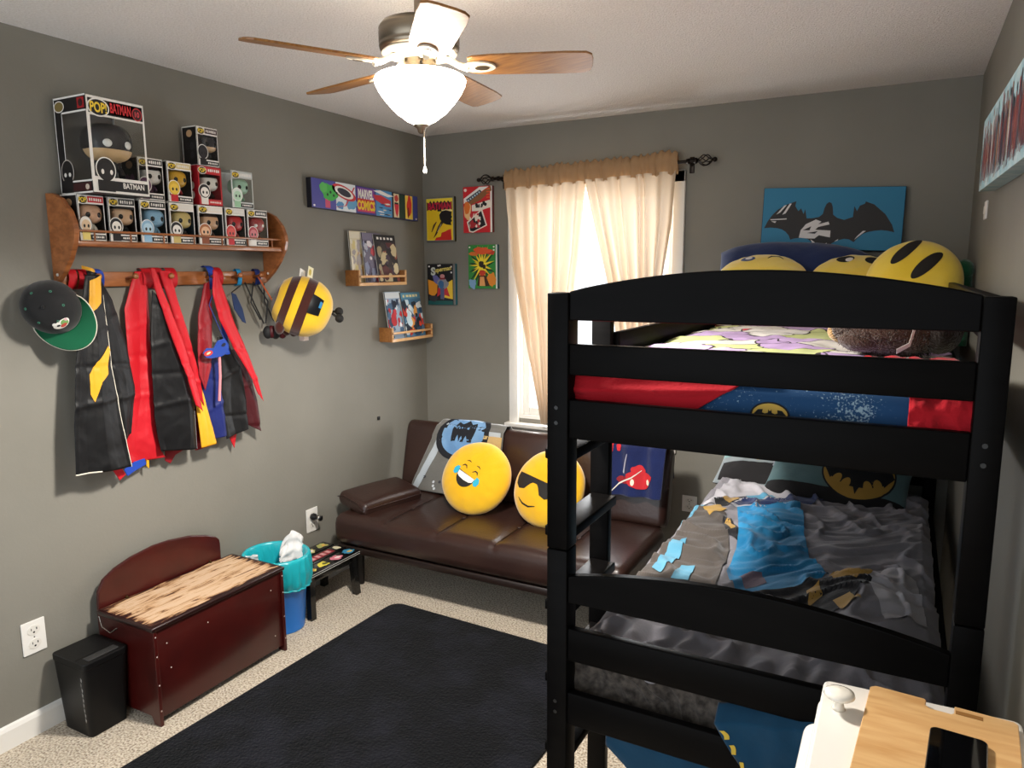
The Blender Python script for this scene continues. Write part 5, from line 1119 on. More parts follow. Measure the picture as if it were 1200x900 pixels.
b.poly(stroke([(.04, .02), (.2, .1), (.45, .17), (.62, .24)], [.008, .014, .014, .006]), Sn, ink('#d8d4cc', .9), 0.0048, .04); b.poly(ell(.47, .13, .035, .03, 14, 30), Sn, ink('#e8e0c8', .9), 0.0048, .04); b.poly(ell(.75, .14, .03, .025, 14, -30), Sn, ink('#e8e0c8', .9), 0.0048, .04)
b.poly(stroke([(.3, .2), (.38, .38)], [.03, .01]), Sn, ink('#a8a8b8', .9), 0.0034, .04); b.poly(blobp(.08, .47, .07, .08, 7, rough=.5), Sn, RP, 0.0034, .04); b.poly(blobp(.22, .42, .04, .03, 9), Sn, RP, 0.0034, .04)
b.part('red_print', nb)

# ================================================================== bunk bed
BK = mat('black_wood', '#090808', .42, bump=(14, .04), var=(5, '#0c0b0b', 1), spec=.05, stretch=(1, 1, 8))
X0, X1, YF, YB = 1.888, 2.831, 1.608, 3.742
bed = thing('bunk_bed', 'black wooden bunk bed with arched end boards and side ladder', 'bunk bed', ((X0+X1)/2, (YF+YB)/2, 0))
for x, w in ((X0, .056), (X1-.052, .052)):
    for y in (YF, YB):
        for z0, z1 in ((.001, .934), (.937, 1.58)):
            B().box(x, x+w, y, y+.062, z0, z1, BK, .003).part('post', bed)
        if y == YF:
            bb = B()
            for z in (1.262, 1.30, .49, .52): bb.cyl((x+w*.45, y-.0015, z), (x+w*.45, y+.001, z), .005, ink('#141414'), n=12)
            bb.part('bolt_cap', bed)
def arch(y, z0, ze, zp):
    x0, x1 = X0+.056, X1-.052; n = 24; pts = [(x0, z0), (x1, z0)]
    for i in range(n+1): t = i/n; pts.append((lerp(x1, x0, t), ze+(zp-ze)*math.sin(PI*t)**.85))
    B().prism(pts, plane((0, y, 0), (1, 0, 0), (0, 0, 1)), -.024, BK, .003).part('arched_board', bed)
for y in (YF+.006, YB+.030):
    arch(y, 1.514, 1.583, 1.632); arch(y, .796, .866, .912)
    for z0, z1 in ((1.382, 1.457), (1.224, 1.321), (.638, .726), (.459, .549)): B().box(X0+.0565, X1-.0525, y, y+.024, z0, z1, BK, .003).part('end_rail', bed)
for x, zs in ((X0+.004, ((1.224, 1.321), (.459, .549))), (X1-.03, ((1.224, 1.321), (.459, .549)))):
    for z0, z1 in zs: B().box(x, x+.024, YF+.063, YB-.001, z0, z1, BK, .003).part('side_rail', bed)
B().box(X0+.012, X0+.034, 2.032, YB-.001, 1.362, 1.454, BK, .003).part('guard_rail', bed)
B().box(X1-.042, X1-.02, YF+.063, YB-.001, 1.49, 1.581, BK, .003).part('guard_rail', bed)
B().box(1.846, 1.906, 2.0, 2.030, .001, 1.555, BK, .003).part('ladder_upright', bed)
for z in (1.178, .970, .762, .554, .346): B().box(1.852, 1.932, YF+.0625, 1.9995, z-.028, z, BK, .004).part('ladder_rung', bed)
for zc in (1.242, .46):
    for k in range(11):
        y = 1.72+.195*k; B().box(X0+.03, X1-.032, y, y+.06, zc-.012, zc, mat('pine_slat', '#a98a5c', .7), .002).part('bed_slat', bed)

# ---- upper bunk bedding
def slab(b, x0, x1, y0, y1, z0, z1, r, m):
    b.box(x0, x1, y0, y1, z0, z1, m, r, 4)
def fleck_mat():
    m = bpy.data.materials.new('blue_flecked_sheet'); m.use_nodes = True; nt = m.node_tree; b = nt.nodes['Principled BSDF']; b.inputs['Roughness'].default_value = .9
    tc = nt.nodes.new('ShaderNodeTexCoord'); n = nt.nodes.new('ShaderNodeTexNoise'); n.inputs['Scale'].default_value = 190; n.inputs['Detail'].default_value = 5; n2 = nt.nodes.new('ShaderNodeTexNoise'); n2.inputs['Scale'].default_value = 9
    for q in (n, n2): nt.links.new(tc.outputs['Object'], q.inputs['Vector'])
    mm = nt.nodes.new('ShaderNodeMath'); mm.operation = 'ADD'; nt.links.new(n.outputs['Fac'], mm.inputs[0]); nt.links.new(n2.outputs['Fac'], mm.inputs[1])
    r = nt.nodes.new('ShaderNodeValToRGB'); r.color_ramp.elements[0].position = .57; r.color_ramp.elements[1].position = .62; r.color_ramp.elements[0].color = srgb('#12406a'); r.color_ramp.elements[1].color = srgb('#8fa6b4')
    m2 = nt.nodes.new('ShaderNodeMath'); m2.operation = 'MULTIPLY'; m2.inputs[1].default_value = .5; nt.links.new(mm.outputs[0], m2.inputs[0]); nt.links.new(m2.outputs[0], r.inputs['Fac']); nt.links.new(r.outputs['Color'], b.inputs['Base Color'])
    return m
FLK = fleck_mat()
mt = thing('mattress', 'upper bunk mattress in a flecked blue fitted sheet', 'mattress', (2.355, 2.7, 1.2435))
b = B(); slab(b, 1.925, 2.785, 1.662, 3.735, 1.2435, 1.384, .03, FLK); b.part('fitted_sheet', mt)
S = plane((2.405, 1.6615, 1.315), (.042, 0, 0), (0, 0, .03)); b = B(); b.poly(ell(0, 0, 1, 1, 30), S, ink('#15181c', .9), .0005); b.poly(ell(0, 0, .9, .88, 30), S, ink('#c8a44a', .9), .0010)
BAT = [(-.95, .05), (-.7, .42), (-.42, .45), (-.45, .2), (-.3, .12), (-.12, .2), (-.09, .48), (-.04, .36), (.04, .36), (.09, .48), (.12, .2), (.3, .12), (.45, .2), (.42, .45), (.7, .42), (.95, .05), (.72, -.28), (.6, -.08), (.45, -.2), (.28, -.14), (.12, -.32), (0, -.6), (-.12, -.32), (-.28, -.14), (-.45, -.2), (-.6, -.08), (-.72, -.28)]
b.poly([(x*.86, y*.95) for x, y in BAT], S, ink('#15181c', .9), .0015); b.part('emblem_print', mt)
# comic print bedspread
def comic_mat():
    m = bpy.data.materials.new('comic_print_cloth'); m.use_nodes = True; nt = m.node_tree; b = nt.nodes['Principled BSDF']; b.inputs['Roughness'].default_value = .9
    tc = nt.nodes.new('ShaderNodeTexCoord'); n = nt.nodes.new('ShaderNodeTexNoise'); n.inputs['Scale'].default_value = 7; nt.links.new(tc.outputs['Object'], n.inputs['Vector'])
    mx = nt.nodes.new('ShaderNodeMix'); mx.data_type = 'RGBA'; mx.inputs['Factor'].default_value = .12; nt.links.new(tc.outputs['Object'], mx.inputs['A']); nt.links.new(n.outputs['Color'], mx.inputs['B'])
    v = nt.nodes.new('ShaderNodeTexVoronoi'); v.inputs['Scale'].default_value = 6.5; e = nt.nodes.new('ShaderNodeTexVoronoi'); e.feature = 'DISTANCE_TO_EDGE'; e.inputs['Scale'].default_value = 6.5
    for q in (v, e): nt.links.new(mx.outputs['Result'], q.inputs['Vector'])
    sp = nt.nodes.new('ShaderNodeSeparateColor'); nt.links.new(v.outputs['Color'], sp.inputs[0])
    r = nt.nodes.new('ShaderNodeValToRGB'); r.color_ramp.interpolation = 'CONSTANT'; cols = ['#c9c4bd', '#a98fb8', '#b4bb80', '#c03a48', '#b49ac4', '#bfc692', '#d4d0cb', '#a8323e']
    r.color_ramp.elements[0].color = srgb(cols[0]); r.color_ramp.elements[1].position = .94; r.color_ramp.elements[1].color = srgb(cols[7])
    for i in range(1, 7): q = r.color_ramp.elements.new(.06+.125*i); q.color = srgb(cols[i])
    nt.links.new(sp.outputs[0], r.inputs['Fac'])
    k = nt.nodes.new('ShaderNodeMath'); k.operation = 'LESS_THAN'; k.inputs[1].default_value = .022; nt.links.new(e.outputs['Distance'], k.inputs[0])
    m2 = nt.nodes.new('ShaderNodeMix'); m2.data_type = 'RGBA'; nt.links.new(k.outputs[0], m2.inputs['Factor']); nt.links.new(r.outputs['Color'], m2.inputs['A']); m2.inputs['B'].default_value = srgb('#2a2228'); nt.links.new(m2.outputs['Result'], b.inputs['Base Color'])
    return m
CMP = comic_mat()
def ub_S(u, v):
    x = lerp(1.945, 2.775, u); y = lerp(1.74, 3.36, v)
    return V(x, y, 1.398+.013*ridge(x*5, y*4, 3)+.006*nz(x*12, y*12)-.010*(abs(2*u-1)**6))
b = B(); b.surf(ub_S, 90, 140, CMP, thick=.006); b.solo('bedspread', 'comic print bedspread of purple, green and white cloth on the upper bunk', 'bedspread')
REDF = cloth('red_fleece', '#97101b', '#a51622', .95, (140, .15), .08)
rp_ = [(1.648, 1.312), (1.647, 1.36), (1.655, 1.398), (1.69, 1.412), (1.76, 1.416), (1.84, 1.412)]
def rb_S(u, v):
    y, z = interp(rp_, v); x = lerp(1.93, 2.41-.17*(1-min(1, v*2.4))**1.0, u)
    n = .010*ridge(x*7-z*9, z*12, 5, 2)+.022*math.exp(-((z-(1.335+.035*u*u+.008*math.sin(7*x)))/.010)**2)
    return V(x, y-n*.6*max(0, 1-v*2.2)+.006, z+(n if v > .4 else 0))
b = B(); b.surf(rb_S, 80, 50, REDF, thick=.004); b.solo('red_blanket', 'red fleece blanket folded over the upper bunk\'s foot end', 'blanket', origin=(2.15, 1.7, 1.312))
def rb2_S(u, v):
    y, z = interp([(1.640, 1.29), (1.642, 1.35), (1.66, 1.40), (1.75, 1.43), (1.92, 1.418), (2.05, 1.405)], v); x = lerp(2.672, 2.783, u) if v < .35 else lerp(lerp(2.672, 2.56, min(1, (v-.35)*2)), 2.783, u)
    n = .030*soft(x*24+z*9, z*26-x*9, 9)+.012*soft(x*50, z*46, 3)
    return V(x, y+.006-n*.5*(v < .45), z+(n*.4 if v > .3 else n*.2))
b = B(); b.surf(rb2_S, 50, 50, REDF, thick=.004); b.solo('red_blanket', 'bunched red cloth at the upper bunk\'s foot corner against the wall side post', 'blanket', origin=(2.72, 1.7, 1.29))
# teddy
FUR = cloth('brown_fur', '#38241a', '#4a3122', 1., (160, .8), .5); FURD = cloth('dark_fur', '#1c1410', '#241a14', 1., (160, .8), .4); TAN = cloth('tan_plush', '#a8855a', '#b89468', .95, (160, .4), .4)
td = thing('teddy_plush', 'brown furry plush toy lying on the upper bunk bedspread', 'plush toy', (2.64, 2.18, 1.41))
fz = lambda d: 1+.08*ridge(d.x*5, d.y*5, d.z*5, 3)
B().blob((2.63, 2.19, 1.475), (.145, .085, .068), FUR, nu=64, nv=40, fn=fz).part('body', td)
B().blob((2.735, 2.17, 1.475), (.05, .06, .058), FURD, nu=40, nv=26, fn=fz).part('head', td)
for p in ((2.56, 2.15, 1.445), (2.54, 2.25, 1.455)): B().blob(p, (.06, .035, .03), FUR, nu=30, nv=20, fn=fz).part('limb', td)
B().blob((2.50, 2.235, 1.46), (.035, .03, .03), TAN, nu=24, nv=16, fn=fz).part('snout', td, 'tan muzzle')
b = B(); rnd = random.Random(6)
for i in range(2600):
    th, ph = 2*PI*rnd.random(), math.asin(2*rnd.random()-1); d = V(math.cos(ph)*math.cos(th), math.cos(ph)*math.sin(th), math.sin(ph)); q = V(2.63+.143*d.x, 2.19+.083*d.y, 1.475+.066*d.z); t = d.cross(V(rnd.random()-.5, rnd.random()-.5, .2)).normalized()
    tip = q+d*.012+V(.016*(rnd.random()-.5), -.004, -.008)+t*.008; b.add([q+t*.0016, q-t*.0016, tip], [[0, 1, 2]], FUR if d.x < .35 else FURD)
b.part('fur', td, kind='stuff', recalc=False)
b = B(); Stg = plane((2.66, 2.078, 1.447), (.032, 0, .045), (-.012, -.014, .022)); b.prism([(-.6, 0), (.1, -.55), (.75, .35), (.7, .6), (.12, -.2), (-.5, .35)], Stg, .001, WHITE); b.part('cloth_tag', td, 'white tag')
# pillows
def pillow(name, label, cat, c, nrm, up, w, h, t, m, art=None, group=None, wr=.01, mback=None, pinch=.07):
    Z = Vector(nrm).normalized(); X = Vector(up).cross(Z).normalized(); Y = Z.cross(X)
    M = Matrix(((X.x, Y.x, Z.x, c[0]), (X.y, Y.y, Z.y, c[1]), (X.z, Y.z, Z.z, c[2]), (0, 0, 0, 1))); sd = c[0]*5+c[1]*3
    def S(u, v, s=1):
        k = max(0, (1-abs(u)**3.5))**.5*max(0, (1-abs(v)**3.5))**.5
        x = w/2*u*(1-.05*(1-v*v)*abs(u)); y = h/2*v*(1-pinch*abs(u)**2.5*abs(v))
        return M @ V(x, y, s*(t*k)+wr*(ridge(u*2.2+sd, v*1.8, sd+s, 3))*(.3+k)*.8*s)
    low = min((S(u*.25-1, v*.25-1)).z for u in range(9) for v in range(9))
    root = thing(name, label, cat, (c[0], c[1], low), group=group)
    b = B(); q = lambda a: math.sin(PI/2*(2*a-1))
    b.surf(lambda u, v: S(q(u), q(v), 1), 60, 44, m); b.surf(lambda u, v: S(q(u), q(v), -1), 60, 44, mback or m); b.part('pillow_body', root)
    if art: b = B(); art(b, normed(lambda u, v: S(u, v, 1), 2e-3)); b.part('print', root)
    return root
NVP = cloth('navy_pillow', '#1c2b56', '#22335f', .9, (90, .1), .3)
pillow('pillow', 'dark blue pillow propped behind the face cushions on the upper bunk', 'pillow', (2.165, 3.60, 1.565), (0.02, -.80, .55), (.03, .5, 1), .66, .44, .085, NVP, wr=.014, pinch=.24)
cushion('yellow arc-eyed face cushion lying nearest the window side of the upper bunk', (2.085, 3.36, 1.575), (.02, -.50, .86), (0, .8, .5), .20, .075, EY2, f_arcs, g, 4, (0, .0), .95)
cushion('yellow round-eyed face cushion in the middle of the upper bunk pillows', (2.46, 3.42, 1.575), (.03, -.52, .85), (0, .8, .5), .185, .07, EY2, f_round, g, -6, (0, .0), 1.0)
cushion('big yellow oval-eyed face cushion beside the green plush', (2.672, 3.27, 1.575), (-.14, -.93, .32), (.05, .3, 1), .172, .085, EY2, f_ovals, g, -38, (-.12, .22), 1.2)
b = B(); GP = cloth('green_plush', '#0f4a2c', '#145636', .95, (120, .4), .4); b.tube([V(2.845, 3.33, 1.335), V(2.846, 3.33, 1.50), V(2.842, 3.31, 1.61)], [.028, .030, .030], GP, 20); b.blob((2.842, 3.31, 1.625), (.033, .036, .04), GP, nu=24, nv=16, fn=fz)
b.solo('green_plush', 'dark green plush toy tucked between face cushion and wall', 'plush toy')

# ---- lower bunk bedding
mt = thing('mattress', 'lower bunk mattress under the crumpled grey comforter', 'mattress', (2.355, 2.7, .46))
GSH = cloth('grey_sheet', '#5c5a5e', '#666468', .9, (90, .1), .2)
b = B(); slab(b, 1.935, 2.785, 1.69, 3.735, .4615, .612, .03, GSH); b.part('fitted_sheet', mt)
GRY = cloth('grey_comforter', '#827f85', '#8d8a90', .85, (120, .12), .2)
pxx = [(1.916, .47), (1.914, .56), (1.922, .61), (1.96, .64), (2.76, .64), (2.79, .62)]; pyy = [(1.657, .50), (1.655, .59), (1.664, .627), (1.70, .64), (3.40, .64), (3.46, .632)]
LX = [0]; 
for a_, c_ in zip(pxx, pxx[1:]): LX.append(LX[-1]+math.dist(a_, c_))
LY = [0]
for a_, c_ in zip(pyy, pyy[1:]): LY.append(LY[-1]+math.dist(a_, c_))
def uU(x): return (LX[3]+(x-1.96))/LX[-1]
def vV(y): return (LY[3]+(y-1.70))/LY[-1]
def fold(x, y):
    wx, wy = x+.10*nz(x*3, y*3, 1), y+.10*nz(x*3, y*3, 5)
    h = .9*soft(wx*3.4+wy*1.2, wy*2.4-wx, 2)+.85*soft(wx*7.5-wy*3, wy*6, 7)+.50*soft(wx*15+wy*5, wy*13-wx*6, 4)
    h2 = max(0, nz(wx*2.4, wy*2.4, 11))
    rd = abs(nz(wx*6+wy*4, wy*5-wx*3, 15)); cr = math.exp(-(rd/.09)**2)
    th = .75+.9*nz(x*1.7, y*1.7, 21); dx, dy = wx-2.35, wy-2.5; al, ac = dx*math.cos(th)+dy*math.sin(th), dy*math.cos(th)-dx*math.sin(th)
    g = soft(ac*8.5, al*2.3, 31)+.55*soft(ac*17+al*3, al*4.5, 33)+.25*soft(ac*30, al*9, 35)
    return .006*h+.026*h2+.016*cr+.0155*g
def cf_S(u, v):
    x, zx = interp(pxx, min(1, max(0, u))); y, zy = interp(pyy, min(1, max(0, v))); n = fold(x+(.64-zx)*.6, y+(.64-zy)*.6); sx = min(1, (.64-zx)/.05); sy = min(1, (.64-zy)/.05)
    top = (1-sx)*(1-sy)
    edge = math.exp(-max(0, y-1.66)/.22); n += edge*.030*math.sin(x*80+5*nz(x*4, y*3, 3)+2*nz(x*9, y*7, 1))*(.4+.6*nz(x*3, 2, 5)**2*4 if True else 1); bulge = .075*math.exp(-(((x-2.62)/.13)**2+((y-2.15)/.28)**2))
    pl = .022*math.sin(x*48+6*nz(x*4, zy*6, 3))*sy*(1-sx)
    z = .642+min(zx, zy)-.64-.03*sy*abs(nz(x*14, 3, 8))+n*(.30+.70*top)+bulge*top
    return V(x+(n*.30*sx if sx > 0 else 0), y+sy*(1-sx)*(abs(n)*.25+abs(pl)*.6), max(z, .465))
cm = thing('comforter', 'crumpled grey comforter with a big blue print on the lower bunk', 'comforter', (2.35, 2.5, .47))
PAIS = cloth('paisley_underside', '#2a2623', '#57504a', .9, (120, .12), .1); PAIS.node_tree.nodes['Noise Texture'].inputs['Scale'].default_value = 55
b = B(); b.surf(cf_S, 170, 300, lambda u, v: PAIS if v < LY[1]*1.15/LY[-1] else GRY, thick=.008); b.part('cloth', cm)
_n0 = normed(cf_S, 4e-3)
def Sn(u, v): p, n = _n0(u, v); return p, (n+V(-.3, 0, 1.6)).normalized()
b = B(); UV = lambda pts: [(uU(x), vV(y)) for x, y in pts]; DL = .009
CB = lambda key, h, h2: cloth(key, h, h2, .85, (120, .12), .2)
BLU, LBL, DKK, GLD, PAL, BRN = CB('print_blue', '#1f7fb4', '#2f92c6'), CB('print_light_blue', '#4f92b2', '#6aa8c4'), CB('print_black', '#19191c', '#222226'), CB('print_gold', '#a8823c', '#bd984e'), CB('print_pale', '#b5b2b8', '#c4c1c7'), CB('print_brown_grey', '#4c4642', '#5a534e')
def deco(pts, m, o=1): b.poly(UV(pts), Sn, m, .0035+.0008*o, DL)
deco([(1.965, 2.95), (2.0, 3.38), (2.3, 3.40), (2.35, 3.15), (2.2, 2.98)], PAL)
deco([(1.95, 2.12), (1.96, 2.9), (2.08, 2.86), (2.17, 2.5), (2.2, 2.1), (2.1, 1.95)], BRN)
deco([(2.102, 2.97), (2.313, 3.17), (2.36, 2.95), (2.38, 2.78), (2.421, 2.572), (2.50, 2.39), (2.40, 2.24), (2.26, 2.16), (2.20, 2.3), (2.19, 2.50), (2.17, 2.65), (2.14, 2.8)], BLU, 2)
deco([(1.985, 2.20), (2.02, 2.18), (2.035, 2.36), (2.01, 2.54), (1.98, 2.46)], LBL, 6); deco([(1.95, 2.62), (1.98, 2.95), (1.955, 2.95)], LBL, 2); deco([(2.06, 2.15), (2.11, 2.17), (2.10, 2.3), (2.06, 2.28)], LBL, 6)
deco([(2.08, 2.98), (2.11, 3.10), (2.32, 3.27), (2.42, 3.28), (2.36, 3.18), (2.2, 3.06)], CB('print_navy', '#23305a', '#2b3a66'), 3)
deco([(2.0, 3.0), (2.06, 3.12), (2.11, 3.16), (2.09, 3.05), (2.03, 2.94)], DKK, 3); deco([(2.02, 3.04), (2.07, 3.12), (2.10, 3.11), (2.06, 3.02)], GLD, 4); deco([(1.99, 2.86), (2.04, 2.93), (2.08, 2.88), (2.03, 2.80)], GLD, 4); deco([(2.08, 2.84), (2.16, 2.70), (2.18, 2.58), (2.14, 2.62), (2.09, 2.74)], DKK, 4); deco([(2.10, 2.80), (2.15, 2.70), (2.145, 2.66), (2.1, 2.74)], GLD, 5)
deco([(2.10, 3.16), (2.2, 3.23), (2.22, 3.20), (2.12, 3.13)], LBL, 4)
deco([(2.30, 2.18), (2.42, 2.26), (2.50, 2.36), (2.62, 2.30), (2.58, 2.12), (2.48, 1.98), (2.36, 2.02)], DKK, 3); deco([(2.50, 2.36), (2.57, 2.42), (2.62, 2.36), (2.58, 2.28), (2.53, 2.29)], GLD, 5); deco([(2.45, 2.24), (2.48, 2.28), (2.50, 2.16), (2.47, 2.10)], GLD, 5); deco([(2.53, 2.12), (2.57, 2.16), (2.60, 2.08), (2.56, 2.05)], GLD, 5)
deco([(2.24, 2.30), (2.30, 2.36), (2.33, 2.28), (2.28, 2.2)], CB('print_mauve', '#6a5a68', '#78687a'), 4)
deco([(2.66, 2.02), (2.6, 2.3), (2.66, 2.55), (2.74, 2.5), (2.76, 2.1)], PAL, 2)
b.part('print', cm)
def p_comic(b, S):
    b.poly(rect(-.95, -.25, -.05, .9), S, ink('#8fb4b4', .9), .0012, .08); b.poly(rect(-.9, .85, -.95, -.3), S, ink('#1b191b', .9), .0014, .08); b.poly(blobp(-.1, .2, .3, .35, 4, rough=.6), S, ink('#c89a3a', .9), .002, .06); b.poly(blobp(.1, .1, .2, .3, 6, rough=.7), S, ink('#1d1b1d', .9), .0026, .06)
    b.poly(blobp(.35, -.25, .25, .3, 8, rough=.4), S, ink('#a8a8b4', .9), .0026, .06); b.poly(blobp(-.45, .1, .2, .2, 9, rough=.6), S, ink('#d8dcdc', .9), .002, .06); b.poly(stroke([(.3, .9), (.5, .3), (.7, .6)], .1), S, ink('#c8a04a', .9), .003, .06)
def p_bat(b, S):
    b.poly(rect(-.97, .97, -.97, -.55), S, ink('#151416', .9), .0012, .08)
    T = lambda pts: [(.30+.52*x, .02+.78*y) for x, y in pts]
    b.poly(T(ell(0, 0, 1, 1, 40)), S, ink('#15161a', .9), .0016, .05); b.poly(T(ell(0, 0, .95, .95, 40)), S, ink('#b08a3c', .9), .0022, .05); b.poly(T([(x, y*1.35) for x, y in BAT]), S, ink('#101116', .9), .003, .05)
    b.poly(T(ell(0, .05, .86, .62, 40)), S, ink('#101116', .9), .0026, .05)
    for s in (-1, 1):
        for k, xx in enumerate((.30, .55)): b.poly(T(ell(s*xx, -.52+.12*k, .12, .26, 20, s*14)), S, ink('#b08a3c', .9), .0036, .05)
        b.poly(T([(s*.28, .88), (s*.62, .72), (s*.55, .48), (s*.38, .58), (s*.2, .60)]), S, ink('#b08a3c', .9), .0036, .05)
    b.poly(ell(-.62, .55, .12, .2, 16), S, ink('#22303a', .9), .002, .06)
pillow('pillow', 'pale teal and black printed pillow behind the bat emblem pillow', 'pillow', (2.13, 3.57, .705), (-.03, -.38, .9), (0, 1, .4), .46, .36, .055, cloth('pillow_grey', '#8b9498', '#9aa3a6', .9, (90, .1), .2), p_comic, None, .008, cloth('pillow_dark', '#262427', '#2e2c2f', .9, (90, .1), .2))
pillow('pillow', 'teal pillow with a black and gold bat emblem on the lower bunk', 'pillow', (2.44, 3.42, .715), (.02, -.50, .86), (.08, 1, .35), .58, .40, .06, cloth('pillow_teal', '#4f6c70', '#5b787c', .9, (90, .1), .2), p_bat, None, .008, cloth('pillow_dark', '#262427', '#2e2c2f', .9, (90, .1), .2))
# blue sheet hanging at the foot
TEAL = cloth('teal_sheet', '#093049', '#0d3c58', .9, (90, .12), .2)
def hs_S(u, v):
    x = lerp(2.06, 2.66, u); zt = lerp(.47, .585, min(1, max(0, (u-.40)*3.2))); zb = lerp(.40, .22, min(1, u*3)); z = lerp(zt, zb, v)
    return V(x, 1.668+.012*math.sin(2*PI*(3*u+.2)+2*nz(u*3, v*2))*(.3+v)+.005*ridge(x*12, z*8, 4), z)
def hs_S(u, v):
    x = lerp(2.04, 2.70, u); k = min(1, max(0, (u-.38)*4)); zt = lerp(.456, .60, k); zb = lerp(.41, .22, min(1, u*2.6)); z = lerp(zt, zb, v)
    return V(x, 1.6465+.0022*math.sin(2*PI*(3*u+.2)+2*nz(u*3, v*2))+.0015*nz(x*12, z*8, 4), z)
hs = thing('hanging_sheet', 'teal blue sheet with yellow marks hanging at the lower bunk\'s foot', 'sheet', (2.37, 1.65, .22))
b = B(); b.surf(hs_S, 80, 30, TEAL, thick=.002); b.part('cloth', hs)
fl_ = [(2.325, 0.589), (2.350, 0.553), (2.387, 0.507), (2.419, 0.470)]; fr_ = [(2.562, 0.637), (2.564, 0.593), (2.563, 0.552), (2.563, 0.500)]
def hf_S(u, v):                     # the part pulled out over the low end rail
    k = max(0, (v-.25)/.75); a = interp(fl_, k); c = interp(fr_, k); x = lerp(a[0], c[0], u); z = lerp(a[1], c[1], u); q = min(1, v/.25)
    return V(x, lerp(1.642, 1.600, q)-.010*max(0, k)*math.sin(PI*k)-.004*math.sin(2*PI*(2.3*u+.1)+2*nz(u*3, v*3))-.004*nz(x*14, z*12, 2), z+.030*(1-q))
b = B(); b.surf(hf_S, 50, 40, TEAL, thick=.002); b.part('overhang', hs)
b = B(); b.surf(lambda u, v: hf_S(.005+.085*u, .05+.95*v)+V(0, -.0015, 0), 4, 40, ink('#121318', .9)); hem = b.part('dark_hem', hs)
for i, vv in enumerate((.32, .50, .70)): B().surf(lambda u, v: hf_S(.018+.05*u+.02*math.sin(3*v+i), vv+.11*v)+V(0, -.0045, 0), 4, 6, ink('#c8a83a', .9)).part('yellow_mark', hem)

# ================================================================== white cabinet, bamboo board and phone
DW = mat('white_lacquer', '#dedad2', .3, coat=.2)
dz = .90; da = R(2.2); cx0, cy0 = 2.568, 1.345
def DP(u, v): return (cx0+u*math.cos(da), cy0+u*math.sin(da)+v)
cab = thing('cabinet', 'white cabinet with a round white knob on its top by the bunk foot', 'cabinet', (2.71, 1.0, 0))
top = [DP(*p) for p in rrect(0, .297, -.72, 0, .014, 5)]
B().prism(top, plane((0, 0, dz-.016), (1, 0, 0), (0, 1, 0)), .016, DW, .004).part('top_board', cab)
bd = [DP(*p) for p in rrect(-.004, .29, -.70, -.035, .02, 5)]
b = B(); b.prism(bd, plane((0, 0, .06), (1, 0, 0), (0, 1, 0)), .824, DW, .004)
b.part('carcass', cab)
b = B(); fl = [DP(*p) for p in rrect(-.022, .286, -.70, -.06, .03, 6)]; b.prism(fl, plane((0, 0, .83), (1, 0, 0), (0, 1, 0)), .022, DW, .008); b.part('moulding', cab)
B().prism([DP(*p) for p in rrect(.012, .28, -.69, -.05, .01, 3)], plane((0, 0, .001), (1, 0, 0), (0, 1, 0)), .0585, DW, .003).part('plinth', cab)
kx, ky = DP(.030, -.088)
B().lathe([(0, 0), (.011, 0), (.009, .004), (.0075, .014), (.011, .019), (.020, .021), (.0245, .025), (.023, .030), (.014, .0335), (0, .0355)], mat('ceramic_white', '#e2dccf', .15, coat=.6), n=36, c=(kx, ky, dz+.0005)).part('knob', cab)
BAM = wood_mat('bamboo', '#b88a55', '#d3ac78', 5, (1.2, 9, 3), .4); BAM2 = mat('bamboo_dark', '#8a5f2e', .5)
ba = R(-4); ox, oy = 2.643, 1.343
def BP_(u, v): return (ox+u*math.cos(ba)-v*math.sin(ba), oy+u*math.sin(ba)+v*math.cos(ba))
brd = thing('bamboo_board', 'bamboo lap board with a notched edge lying on the white cabinet', 'board', (2.74, 1.2, dz))
outl = [BP_(*p) for p in [(.008, 0), (.082, 0), (.085, -.004), (.085, -.020), (.092, -.027), (.122, -.027), (.126, -.022), (.126, 0), (.208, 0), (.214, -.006), (.214, -.42), (.208, -.426), (.006, -.426), (0, -.42), (0, -.008)]]
B().prism(outl, plane((0, 0, dz+.001), (1, 0, 0), (0, 1, 0)), .011, BAM, .0015).part('panel', brd)
b = B(); b.prism([BP_(*p) for p in rect(.128, .166, -.024, -.013)], plane((0, 0, dz+.0121), (1, 0, 0), (0, 1, 0)), .0004, BAM2); b.part('slot', brd, 'dark brown slot')
ph = thing('smartphone', 'black smartphone lying face up on the bamboo board', 'phone', (2.765, 1.20, dz+.0125))
pa = R(-5)
def PP(u, v): return (2.731+u*math.cos(pa)-v*math.sin(pa), 1.243+u*math.sin(pa)+v*math.cos(pa))
po = [PP(*p) for p in rrect(0, .077, -.158, 0, .010, 6)]
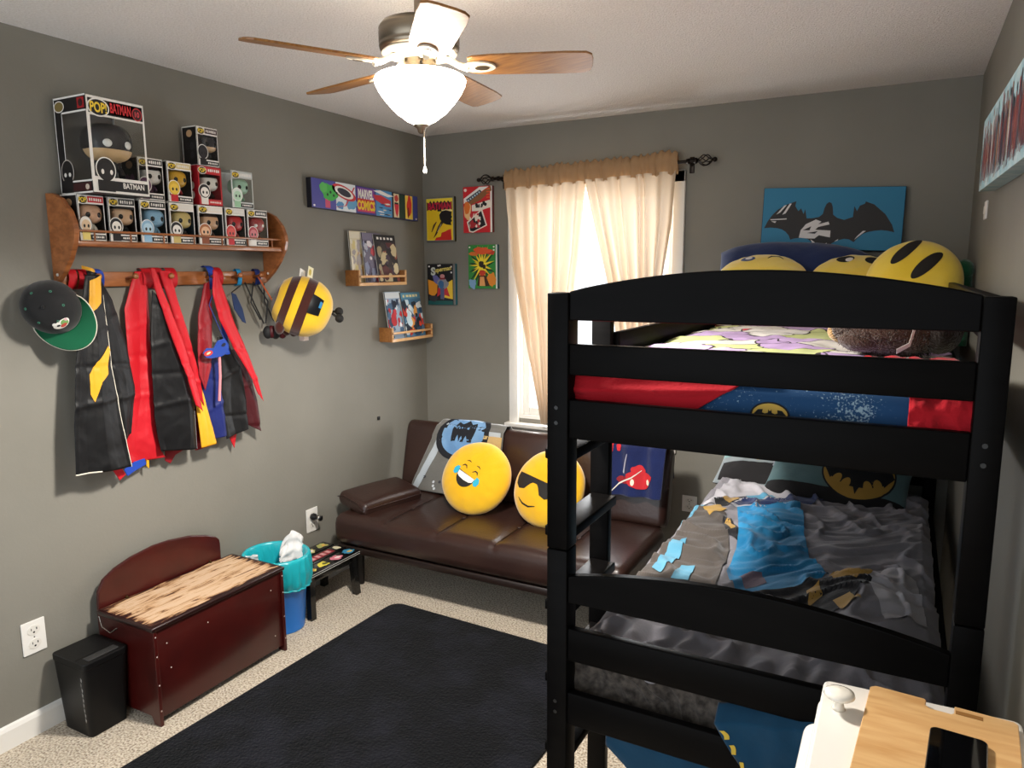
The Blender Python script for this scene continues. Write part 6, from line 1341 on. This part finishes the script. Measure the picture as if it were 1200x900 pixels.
B().prism(po, plane((0, 0, dz+.0126), (1, 0, 0), (0, 1, 0)), .0078, mat('phone_metal', '#8d8b88', .25, 1.), .002).part('case', ph, 'silver rim')
B().prism([PP(*p) for p in rrect(.002, .075, -.156, -.002, .009, 6)], plane((0, 0, dz+.0205), (1, 0, 0), (0, 1, 0)), .0006, mat('phone_glass', '#050506', .06, coat=1.)).part('screen', ph, 'black glass screen')

# ================================================================== light and camera
w = bpy.data.worlds.new('sky'); SC.world = w; w.use_nodes = True
w.node_tree.nodes['Background'].inputs[0].default_value = (.86, .93, 1, 1); w.node_tree.nodes['Background'].inputs[1].default_value = WORLD_E
la = bpy.data.lights.new('window_daylight', 'AREA'); la.shape = 'RECTANGLE'; la.size = .86; la.size_y = 1.24; la.energy = WIN_E; la.color = (.96, .98, 1)
lo = bpy.data.objects.new('window_daylight', la); COL.objects.link(lo); lo.location = (1.115, D+.14, 1.42); lo.rotation_euler = (R(-90), 0, 0)
sl = bpy.data.lights.new('fan_fill_spot', 'SPOT'); sl.energy = 122; sl.spot_size = R(168); sl.spot_blend = .5; sl.color = (1, .95, .88); sl.shadow_soft_size = .09  # extra spot added below the lit bowl to brighten lower walls and floor
so = bpy.data.objects.new('fan_fill_spot', sl); COL.objects.link(so); so.location = (FX, FY, 1.985)
cd = bpy.data.cameras.new('camera'); cam = bpy.data.objects.new('camera', cd); COL.objects.link(cam)
cd.sensor_fit = 'HORIZONTAL'; cd.sensor_width = 36; cd.lens = 36*CAM_F/1200; cd.clip_start = .02
cx, cy, cz = CAM_R, CAM_U, CAM_N
cam.matrix_world = Matrix(((cx[0], cy[0], cz[0], CAM_C[0]), (cx[1], cy[1], cz[1], CAM_C[1]), (cx[2], cy[2], cz[2], CAM_C[2]), (0, 0, 0, 1)))
SC.camera = cam
SC.view_settings.view_transform = 'Standard'; SC.view_settings.look = 'None'; SC.view_settings.exposure = EXPO; SC.view_settings.gamma = 1; SC.view_settings.use_curve_mapping = False
SC.cycles.use_denoising = True; SC.cycles.max_bounces = 10; SC.cycles.diffuse_bounces = 5; SC.cycles.transparent_max_bounces = 16; SC.cycles.sample_clamp_indirect = 6
